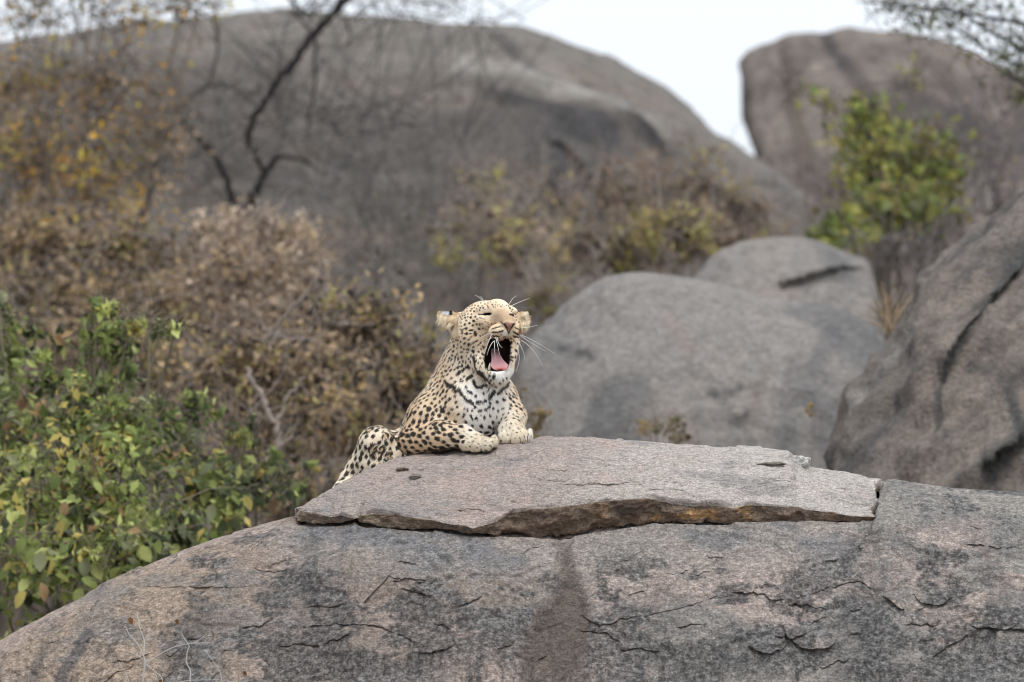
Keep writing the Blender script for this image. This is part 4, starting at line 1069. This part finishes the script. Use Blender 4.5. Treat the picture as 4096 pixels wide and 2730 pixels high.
def bush(name, label, cat, base_u, clumps, leaf, pal, bark=(0.075, 0.06, 0.05), twigs=60, stems=2, single=0, group=None, tube_r=0.012, twig_r=0.0028, twig_len=0.55, part_names=('branches', 'foliage'), spread=0.11, ltwig=1.0, limbs=()):
    """clumps: (u, v, d, ru, rv, number of leaves); rooted on the ground under base_u"""
    d0 = float(np.mean([c[2] for c in clumps]))
    base = P(base_u, CY, d0); base[2] = 0.0
    t = thing(name, base, label, cat, group)
    bm_, lm = MB(), MB()
    fronts = []
    for pts, r0, r1, d in limbs:
        p = np.array([P(a, b, d) for a, b in pts])
        ts = np.linspace(0, 1, len(p)); tt2 = np.linspace(0, 1, len(p) * 4)
        q = np.stack([np.interp(tt2, ts, p[:, i]) for i in range(3)], -1)
        q = np.stack([smooth1(q[:, i], 5) for i in range(3)], -1)
        k = S * d / 20
        bm_.tube(jig(q, 0.008), lerp(r0, r1, tt2) * k, np.array(bark) * rv.uniform(.8, 1.2), 6)
    for (cu, cv, cd, ru, rvv, nl) in clumps:
        c = P(cu, cv, cd); k = S * cd / 20; R = np.array([ru * k, max(min(ru, rvv) * k * 0.9, 0.12), rvv * k])
        for s_ in range(stems):
            b0 = base + np.array([rv.normal(0, .12), rv.normal(0, .12), -0.05])
            e = c + rv.normal(0, .35, 3) * R
            m = lerp(b0, e, 0.55) + np.array([(e - b0)[0] * -0.22, rv.normal(0, .1), 0.25])
            p = jig(bez(b0, m, e, 12), 0.02)
            bm_.tube(p, np.linspace(tube_r, tube_r * 0.3, 12), np.array(bark) * rv.uniform(.7, 1.3), 5)
        for s_ in range(int(twigs)):
            a = c + unit(1)[0] * rv.random() ** 0.4 * R
            dr = unit(1)[0] * np.array([1, .7, 1]) + np.array([0, 0, 0.3])
            dr /= np.linalg.norm(dr)
            L_ = min(twig_len, 1.3 * max(R[0], R[2])) * rv.uniform(.4, 1.2) * ltwig
            e = a + dr * L_; m = (a + e) / 2 + rv.normal(0, .07, 3) * L_ * 2
            p = jig(bez(a, m, e, 6), 0.006)
            bm_.tube(p, np.linspace(twig_r, twig_r * .4, 6), np.array(bark) * rv.uniform(.7, 1.6), 3)
        if nl:
            ns = max(4, nl // 14)
            sub = unit(ns) * (rv.random((ns, 1)) ** 0.42)
            sub = c + sub * R * (1 + 0.25 * rv.normal(size=(ns, 1)))
            scol = pick_cols(pal, ns) * rv.uniform(.65, 1.3, (ns, 1))
            wh = rv.integers(0, ns, nl)
            pos = sub[wh] + rv.normal(0, spread, (nl, 3)) * max(R[0], R[2]) * np.array([1, .8, 1])
            cols = np.where(rv.random((nl, 1)) < 0.75, scol[wh], pick_cols(pal, nl)) * rv.uniform(.8, 1.2, (nl, 1))
            pos[:, 2] = np.maximum(pos[:, 2], 0.02)
            sz = leaf * rv.uniform(.6, 1.25, nl)
            leaf_quads(lm, pos, sz, sz * rv.uniform(.4, .62, nl), cols)
            fronts.append((pos, cols, nl))
    bm_.build(part_names[0], M_BARK, t, **({'kind': 'stuff'} if part_names[0] == 'twigs' else {}))
    if lm.V:
        lm.build(part_names[1], M_LEAF, t, smooth=False, kind='stuff')
    if single and fronts:
        allp = np.concatenate([f[0] for f in fronts]); allc = np.concatenate([f[1] for f in fronts])
        order = np.argsort(allp[:, 1])[:single * 5]
        ch = rv.choice(order, min(single, len(order)), replace=False)
        for i in ch:
            rgb = np.round(allc[i] * 12) / 12.0 if False else pick_cols(pal, 1)[0]
            o = obj('leaf', leaf_mesh(rgb), None, t)
            sc = leaf * rv.uniform(.9, 1.4)
            o.matrix_parent_inverse = Matrix.Identity(4)
            o.location = Vector(allp[i]) - t.location + Vector((0, -0.03, 0))
            o.rotation_euler = Euler((rv.uniform(-1.2, 1.2), rv.uniform(0.2, 1.6), rv.uniform(0, 6.28)))
            o.scale = (sc, sc, sc)
    return t

GREEN = [(0.181,0.229,0.077,3),(0.276,0.327,0.107,3),(0.408,0.458,0.153,2.6),(0.562,0.589,0.222,1.8),(0.055,0.069,0.031,2.2),(0.64,0.525,0.169,0.9),(0.4,0.258,0.138,0.8),(0.287,0.301,0.169,1.5)]  # near-black entries in these palettes paint the shaded gaps between leaves
YGREEN = [(0.32,0.32,0.085,3),(0.40,0.38,0.11,2),(0.20,0.235,0.075,2.5),(0.33,0.25,0.11,.9),(0.13,0.135,0.06,1.5),(0.26,0.35,0.10,1)]
BROWN = [(0.325,0.238,0.157,3),(0.488,0.365,0.232,2.4),(0.13,0.1,0.078,2.4),(0.581,0.418,0.221,1.3),(0.06,0.048,0.042,2.2),(0.395,0.337,0.139,1.5)]
PINK = [(0.562,0.439,0.326,3),(0.698,0.562,0.433,2.6),(0.304,0.237,0.18,1.8),(0.13,0.1,0.085,1.3),(0.585,0.417,0.225,0.9)]
ORANGE = [(0.37,0.262,0.161,3),(0.725,0.403,0.074,1.4),(0.8,0.498,0.055,0.7),(0.208,0.161,0.121,2.6),(0.59,0.483,0.106,1.4),(0.091,0.075,0.063,1.8),(0.443,0.322,0.214,2)]
OLIVE = [(0.46,0.414,0.172,2),(0.575,0.46,0.218,1.4),(0.276,0.213,0.155,3),(0.414,0.31,0.241,2),(0.1,0.085,0.075,1.8)]
GREYT = [(0.195,0.18,0.158,2),(0.285,0.255,0.21,1.5),(0.12,0.112,0.105,2),(0.3,0.225,0.15,0.6)]
DARKB = (0.028, 0.025, 0.025); GREYB = (0.16, 0.145, 0.135); PALEB = (0.27, 0.225, 0.195); PURP = (0.26, 0.215, 0.185)

# --- big dark dead tree in front of the dome
bush('bare_tree', 'bare dark forked tree with a thick crooked limb in front of the granite dome', 'tree', 965,
     [(1150,330,39,260,230,0),(1500,560,39,420,180,60),(800,560,39,260,220,90),(1750,60,39,420,60,70),(1300,60,39,180,60,50)], 0.035, GREYT, bark=(0.06,0.055,0.052), twigs=46, stems=0, twig_r=0.0045, twig_len=0.85, part_names=('twigs', 'foliage'),
     limbs=[])
def tree_limbs(t, limbs, colr, name='limb'):
    for pts, r0, r1, d in limbs:
        mb = MB()
        p = np.array([P(a, b, d) for a, b in pts]); p[:, 2] = np.maximum(p[:, 2], -0.1)
        ts = np.linspace(0, 1, len(p)); t2 = np.linspace(0, 1, len(p) * 5)
        q = np.stack([smooth1(np.interp(t2, ts, p[:, i]), 5) for i in range(3)], -1)
        q[0], q[-1] = p[0], p[-1]
        q[1:-1] += rv.normal(0, 0.006, (len(q) - 2, 3))
        mb.tube(q, lerp(r0, r1, t2) * S * d / 20, np.array(colr) * rv.uniform(.8, 1.2), 7)
        mb.build(name, M_BARK, t)
bt = [o for o in C.objects if o.name == 'bare_tree'][0]
tree_limbs(bt, [([(950,3300),(960,1700),(968,1100),(985,850)],34,24,39.0)], DARKB, 'trunk')
tree_limbs(bt, [([(985,850),(1020,770),(1065,690),(1095,640)],20,12,39.0),([(1095,640),(1140,625),(1220,640),(1300,700)],9,4,39.0),([(958,870),(930,800),(905,710),(830,590),(760,520),(690,440)],17,7,39.0),
    ([(1000,600),(985,560),(1005,500),(1040,430),(1110,330),(1180,240),(1260,130),(1330,60),(1420,-40)],11,17,39.0),([(1010,590),(1030,640),(1060,690)],9,9,39.0),([(1330,60),(1350,10),(1370,-50)],9,6,39.0),
    ([(650,560),(690,490),(740,400),(840,350),(960,320)],11,5,39.1),([(325,555),(380,500),(450,440),(520,330)],11,5,39.2),([(1260,130),(1265,260),(1250,400),(1235,500)],7,4,39.3),([(1170,-40),(1185,60),(1250,130)],6,5,39.0),
    ([(860,60),(875,200),(840,330)],6,4,38.9),([(290,-30),(300,90),(320,130)],7,5,38.5)], DARKB)
tree_limbs(bt, [([(1010,300),(1035,340),(1055,390)],7,9,38.8),([(1000,600),(1100,530),(1230,520),(1310,580),(1300,660)],4,3,38.8),([(1000,640),(1130,570),(1400,560),(1520,680)],4,2,38.8),([(1330,480),(1480,520),(1650,640),(1750,680)],4,2,38.6)], GREYB, 'branch')

# --- orange-leaved tree over the left
ot = bush('autumn_tree', 'twiggy tree with sparse orange and brown leaves at the foot of the dome', 'tree', 150,
     [(110,330,36.5,230,170,504),(420,330,36.5,260,170,414),(130,650,36,240,190,684),(420,720,36,230,190,540),(620,560,36.5,150,220,270),(130,40,37,240,110,180),(480,30,37,260,70,153),(760,30,37,150,50,45),(60,880,35.5,160,120,270)],
     0.050, ORANGE, bark=(0.14,0.118,0.10), twigs=60, stems=2, single=50, twig_r=0.0045, twig_len=0.42, tube_r=0.022, spread=0.2)
# --- dry brush
bush('dry_bush', 'pinkish tan dry bush with a dense rounded feathery top below the bare tree', 'bush', 1000,
     [(790,1030,33,120,110,520),(900,970,33,130,105,620),(1030,950,32.8,130,105,620),(1150,985,32.8,125,120,560),(1240,1060,33,80,130,240),(860,1130,32.6,160,130,560),(1030,1100,32.5,170,130,700),(1160,1160,32.6,140,130,480),(960,1270,32.4,230,140,700),(740,1200,32.6,140,130,420)],
     0.042, PINK, bark=(0.30,0.245,0.205), twigs=70, stems=3, twig_r=0.003, twig_len=0.26, tube_r=0.012, spread=0.22)
bush('dry_bush', 'brown dry thicket with olive leaves between the autumn tree and the green bushes', 'bush', 420,
     [(150,1000,33,240,150,990),(480,1000,33,260,150,1080),(300,1200,32.5,320,170,1170),(620,1260,32.5,240,170,900),(300,1450,32,300,200,900),(650,1500,31.5,260,200,810)], 0.050, BROWN, bark=PURP, twigs=60, stems=3, single=30, twig_r=0.004, twig_len=0.3, tube_r=0.016, spread=0.15)
db = bush('dry_bush', 'dark brown leafy thicket just behind the leopard with pale crooked stems', 'bush', 1250,
     [(1420,1330,29.5,250,170,1350),(1250,1550,29,300,200,1755),(1600,1560,29.5,190,190,1215),(950,1500,29,230,220,1215),(1450,1760,28.5,260,170,945),(1080,1800,28.5,260,190,810),(1180,1990,28,250,150,675),(1620,1420,30,150,120,351)], 0.045, BROWN, bark=PURP, twigs=70, stems=3, single=40, twig_r=0.0035, twig_len=0.28, tube_r=0.014, spread=0.15)
tree_limbs(db, [([(1290,1040),(1285,1110),(1180,1220),(1090,1330),(1060,1370)],6,10,28.6),([(985,1470),(1030,1560),(1080,1650),(1115,1740),(1120,1830),(1100,2100)],10,14,28.2),([(1220,1510),(1150,1590),(1110,1680)],5,8,28.2),([(1190,1690),(1130,1790),(1080,1900)],6,7,28.1),([(900,1850),(940,2000),(985,2150)],8,11,27.0)], PALEB, 'stem')
bush('dry_bush', 'grey leafless thicket of fine twigs against the dark foot of the dome', 'bush', 1650,
     [(1500,800,38,330,200,160),(1850,880,38,300,220,260),(1650,1080,37,380,180,300),(2050,760,38,200,160,200)], 0.045, GREYT, bark=(0.15,0.14,0.13), twigs=70, stems=3, twig_r=0.0042, twig_len=0.5, tube_r=0.016, spread=0.2)
bush('dry_bush', 'pale olive tufted bush between the grey thicket and the purple brown bush', 'bush', 2000,
     [(1930,760,37,110,90,128),(1900,960,36.5,190,170,336),(2130,1010,36.5,150,190,304),(2180,1180,36,110,120,192)], 0.058, OLIVE, bark=PURP, twigs=80, stems=2, twig_r=0.004, twig_len=0.3, tube_r=0.016, spread=0.14)
bush('dry_bush', 'purple brown bush on the slope of the dome above the wide grey boulder', 'bush', 2700,
     [(2480,760,38,180,130,468),(2750,760,38.5,220,150,630),(2960,850,38.5,170,120,378),(2560,950,37.5,260,150,720),(2850,980,37.5,240,130,540),(2300,900,37.5,150,190,324)], 0.053, [(0.30,0.22,0.165,3),(0.40,0.30,0.2,2),(0.18,0.135,0.12,2.5),(0.10,0.085,0.08,1.2),(0.40,0.33,0.15,1.2)], bark=PURP, twigs=60, stems=3, single=30, twig_r=0.004, twig_len=0.3, tube_r=0.016, spread=0.14)
bush('leafy_bush', 'yellow olive leafy bush close above the notch between the two grey boulders', 'bush', 2650,
     [(2620,900,35,130,110,256),(2750,960,35,150,100,304),(2500,1010,35,120,90,208)], 0.058, OLIVE[:2] + [(0.33,0.27,0.13,2),(0.12,0.09,0.07,2)], bark=PURP, twigs=50, stems=2, twig_r=0.004, twig_len=0.28, tube_r=0.014, spread=0.16)
# --- right side
ys = bush('leafy_shrub', 'bright yellow green leafy shrub in front of the split rock outcrop', 'shrub', 3550,
     [(3450,440,37,70,55,50),(3510,500,37,120,90,216),(3480,580,37,110,80,180),(3600,640,36.5,190,110,384),(3520,700,36.5,140,110,252),(3700,740,36.5,140,110,216),(3560,830,36,170,110,228),(3350,930,35.5,90,70,180),(3480,900,36,110,90,156),(3180,340,38,50,70,7),(3330,430,38,60,60,18),(3660,330,38,120,60,9),(3800,640,36.5,120,130,36),(3720,860,36,120,80,42)], 0.072, YGREEN, bark=(0.14,0.12,0.10), twigs=30, stems=2, single=60, twig_r=0.005, twig_len=0.5, tube_r=0.02, spread=0.34)
bush('dry_bush', 'tangle of bare grey twigs at the foot of the split outcrop', 'bush', 3900,
     [(3880,560,39,250,170,130),(3950,760,38,240,170,160),(3700,900,37,220,110,120),(3350,760,41,180,110,50),(3560,1010,35,160,100,120),(4080,420,40,140,150,110)], 0.05, GREYT + [(0.30,0.24,0.08,.4)], bark=(0.15,0.13,0.13), twigs=70, stems=3, twig_r=0.0045, twig_len=0.5, tube_r=0.02, spread=0.25)
rt = bush('overhanging_tree', 'tree with fine drooping twigs and tiny leaves hanging over the outcrop against the sky', 'tree', 4420,
     [(3900,90,33,230,110,150),(4050,150,33,170,170,200),(3700,60,33,190,70,70),(3560,30,33,120,45,26),(4080,330,33.5,90,80,50)], 0.040, [(0.16,0.17,0.07,2),(0.10,0.10,0.06,2),(0.26,0.25,0.09,1)], bark=(0.11,0.10,0.095), twigs=34, stems=0, twig_r=0.0035, twig_len=0.9, part_names=('twigs', 'foliage'), spread=0.22)
tree_limbs(rt, [([(4420,3600),(4400,1500),(4440,500),(4500,-300)],70,45,33.0)], (0.08,0.07,0.062), 'trunk')
tree_limbs(rt, [([(4440,420),(4250,280),(4060,180),(3880,80),(3760,10)],14,3,33.0),([(4440,300),(4200,140),(3950,60),(3600,20),(3420,10)],12,2,33.0),([(4430,600),(4250,400),(4080,330),(3960,250),(3830,170)],12,2,33.0),([(4400,480),(4200,300),(4000,230),(3740,75),(3580,60)],10,2,33.1)], (0.06,0.055,0.055))
# --- green bushes, left foreground
bush('green_bush', 'narrow upright green bush beside the lush one, with yellowing top leaves', 'bush', -60,
     [(10,1250,25.5,60,80,67),(20,1420,25.5,110,170,315),(60,1650,25.2,150,160,390),(-60,1900,25,240,300,450)], 0.052, GREEN, bark=(0.16,0.135,0.10), twigs=36, stems=3, single=70, twig_r=0.003, twig_len=0.35, tube_r=0.012, spread=0.16)
bush('green_bush', 'lush green bush with upright leafy sprays at the foot of the big boulder', 'bush', 420,
     [(400,1240,25,75,60,67),(440,1330,25,120,110,195),(560,1290,24.8,80,60,52),(680,1310,24.6,70,50,45),(240,1500,25,100,110,150),(430,1540,25,180,160,390),(280,1750,24.6,230,180,570),(520,1760,24.6,180,170,390),(150,2000,24.3,260,220,600),(420,2030,24.2,260,220,675),(200,2280,24,280,220,525),(480,2230,23.8,180,140,300)], 0.052, GREEN, bark=(0.16,0.135,0.10), twigs=30, stems=2, single=150, twig_r=0.003, twig_len=0.35, tube_r=0.012, spread=0.17)
bush('green_bush', 'low grey green bush with drooping sprays against the thicket beside the slab', 'bush', 880,
     [(760,1660,25.5,130,90,152),(700,1820,25.2,160,120,264),(930,1740,25.4,80,60,64),(960,1850,25.2,130,100,184),(800,1980,25,200,150,448),(1060,1960,25.2,130,120,160),(700,2150,24.6,160,130,304),(1200,1960,25.6,60,40,32),(1240,1860,25.6,30,24,11),(1010,1700,25.4,40,30,17)], 0.050, GREEN + [(0.17,0.20,0.11,3),(0.12,0.14,0.08,2)], bark=(0.12,0.10,0.08), twigs=26, stems=2, single=90, twig_r=0.003, twig_len=0.35, tube_r=0.011, spread=0.17)
# --- small plants between the rocks
def tuft(name, label, u, v, d, n, hgt, spread_, colr, cat='grass'):
    base = P(u, v, d)
    t = thing(name, base, label, cat)
    for i in range(n):
        a = rv.normal(0, spread_); h_ = hgt * rv.uniform(.5, 1.1)
        e = base + np.array([math.sin(a) * h_, rv.normal(0, .08) * h_, math.cos(a) * h_])
        m = (base + e) / 2 + np.array([0, 0, h_ * .12])
        mb = MB(); mb.tube(jig(bez(base + rv.normal(0, .01, 3), m, e, 7), .003), np.linspace(.006, .0012, 7), np.array(colr) * rv.uniform(.7, 1.25), 3)
        mb.build('blade', M_LEAF, t)
    return t
tuft('dry_grass', 'dry orange grass tuft in the cleft between the grey boulder and the leaning rock', 3560, 1322, 28.0, 24, 0.22, 0.5, (0.55,0.43,0.30))
bush('dry_plant', 'small dry tan plant at the foot of the wide grey boulder', 'plant', 2650,
     [(2600,1730,27.5,120,60,130),(2740,1740,27.5,70,60,60)], 0.03, [(0.33,0.24,0.13,3),(0.22,0.16,0.09,2),(0.28,0.25,0.12,1)], bark=PURP, twigs=26, stems=2, twig_r=0.002, twig_len=0.22, tube_r=0.006)
bush('dry_plant', 'small dry golden plant beside the far forepaw of the leopard', 'plant', 2130,
     [(2130,1640,27.2,70,60,70),(2150,1720,27.2,80,70,80),(2080,1560,27.4,50,60,30)], 0.03, [(0.36,0.27,0.13,3),(0.22,0.16,0.09,2)], bark=PURP, twigs=22, stems=2, twig_r=0.002, twig_len=0.22, tube_r=0.006)
bush('dry_plant', 'tiny yellow leaved seedling against the shaded side of the grey boulder', 'plant', 3250,
     [(3250,1640,26.6,38,26,26)], 0.028, [(0.42,0.32,0.11,3),(0.36,0.24,0.12,2)], bark=PURP, twigs=8, stems=1, twig_r=0.0015, twig_len=0.12, tube_r=0.004)
# --- dead twigs in front of the big boulder
def dead_sapling(name, label, lines, leaves):
    p0 = P(lines[0][0][0][0], 2730, 19.0); p0[2] = 0.0
    t = thing(name, p0, label, 'twigs')
    for pts, r0, r1, d in lines:
        mb = MB()
        p = np.array([P(a, b, d) for a, b in pts]); p[:, 2] = np.maximum(p[:, 2], 0)
        ts = np.linspace(0, 1, len(p)); t2 = np.linspace(0, 1, len(p) * 5)
        q = np.stack([smooth1(np.interp(t2, ts, p[:, i]), 5) for i in range(3)], -1); q[0], q[-1] = p[0], p[-1]
        mb.tube(q, lerp(r0, r1, t2) * S, np.array((0.50,0.47,0.45)) * rv.uniform(.75, 1.15), 6)
        mb.build('twig', M_BARK, t)
    for (a, b, s_) in leaves:
        o = obj('leaf', leaf_mesh((0.20, 0.085, 0.03)), None, t)
        o.matrix_parent_inverse = Matrix.Identity(4)
        o.location = Vector(P(a, b, 18.95)) - t.location
        o.rotation_euler = Euler((rv.uniform(-.8, .8), rv.uniform(0.3, 1.5), rv.uniform(0, 6.28))); o.scale = (s_, s_, s_)
Z4 = lambda x, y: (x / 1.681, 1800 + y / 1.681)
ZL = lambda L_: [Z4(*a) for a in L_]
dead_sapling('dead_twigs', 'thin grey dead twigs with a few curled rusty leaves before the boulder',
    [(ZL([(940,5000),(955,1560),(975,1450),(970,1400),(940,1330),(915,1290),(870,1250),(845,1190)]),4.2,1.6,19.0),
     (ZL([(975,1430),(1010,1420),(1080,1370),(1180,1320),(1290,1300),(1400,1300)]),2.4,1.2,19.0),
     (ZL([(965,1390),(975,1290),(940,1200),(920,1090)]),2.0,1.0,19.0),(ZL([(970,1430),(1040,1490),(1090,1530),(1100,1600)]),2.0,1.6,19.0),
     (ZL([(990,1420),(900,1370),(830,1340)]),1.4,0.8,19.0),(ZL([(1030,1470),(1060,1540),(1010,1520)]),1.4,0.8,19.0),
     (ZL([(1280,5000),(1275,1560),(1285,1490),(1250,1430),(1260,1350),(1275,1320),(1240,1270),(1220,1240)]),2.6,1.2,19.02),(ZL([(1285,1310),(1340,1280),(1390,1240)]),1.4,0.9,19.02),
     (ZL([(1500,5000),(1495,1580),(1480,1490),(1420,1400),(1370,1340)]),2.4,1.0,19.04),(ZL([(1480,1490),(1520,1460),(1530,1430)]),1.0,0.6,19.04),
     (ZL([(870,5000),(870,1580),(850,1500),(800,1430)]),1.6,0.8,18.98),(ZL([(1150,1570),(1280,1550),(1480,1545)]),1.4,1.0,19.0)],
    [(*Z4(870,1125), .022),(*Z4(1190,1140), .016),(*Z4(1205,1225), .018),(*Z4(1420,1215), .024),(*Z4(1635,1490), .016),(*Z4(1075,1545), .016)])
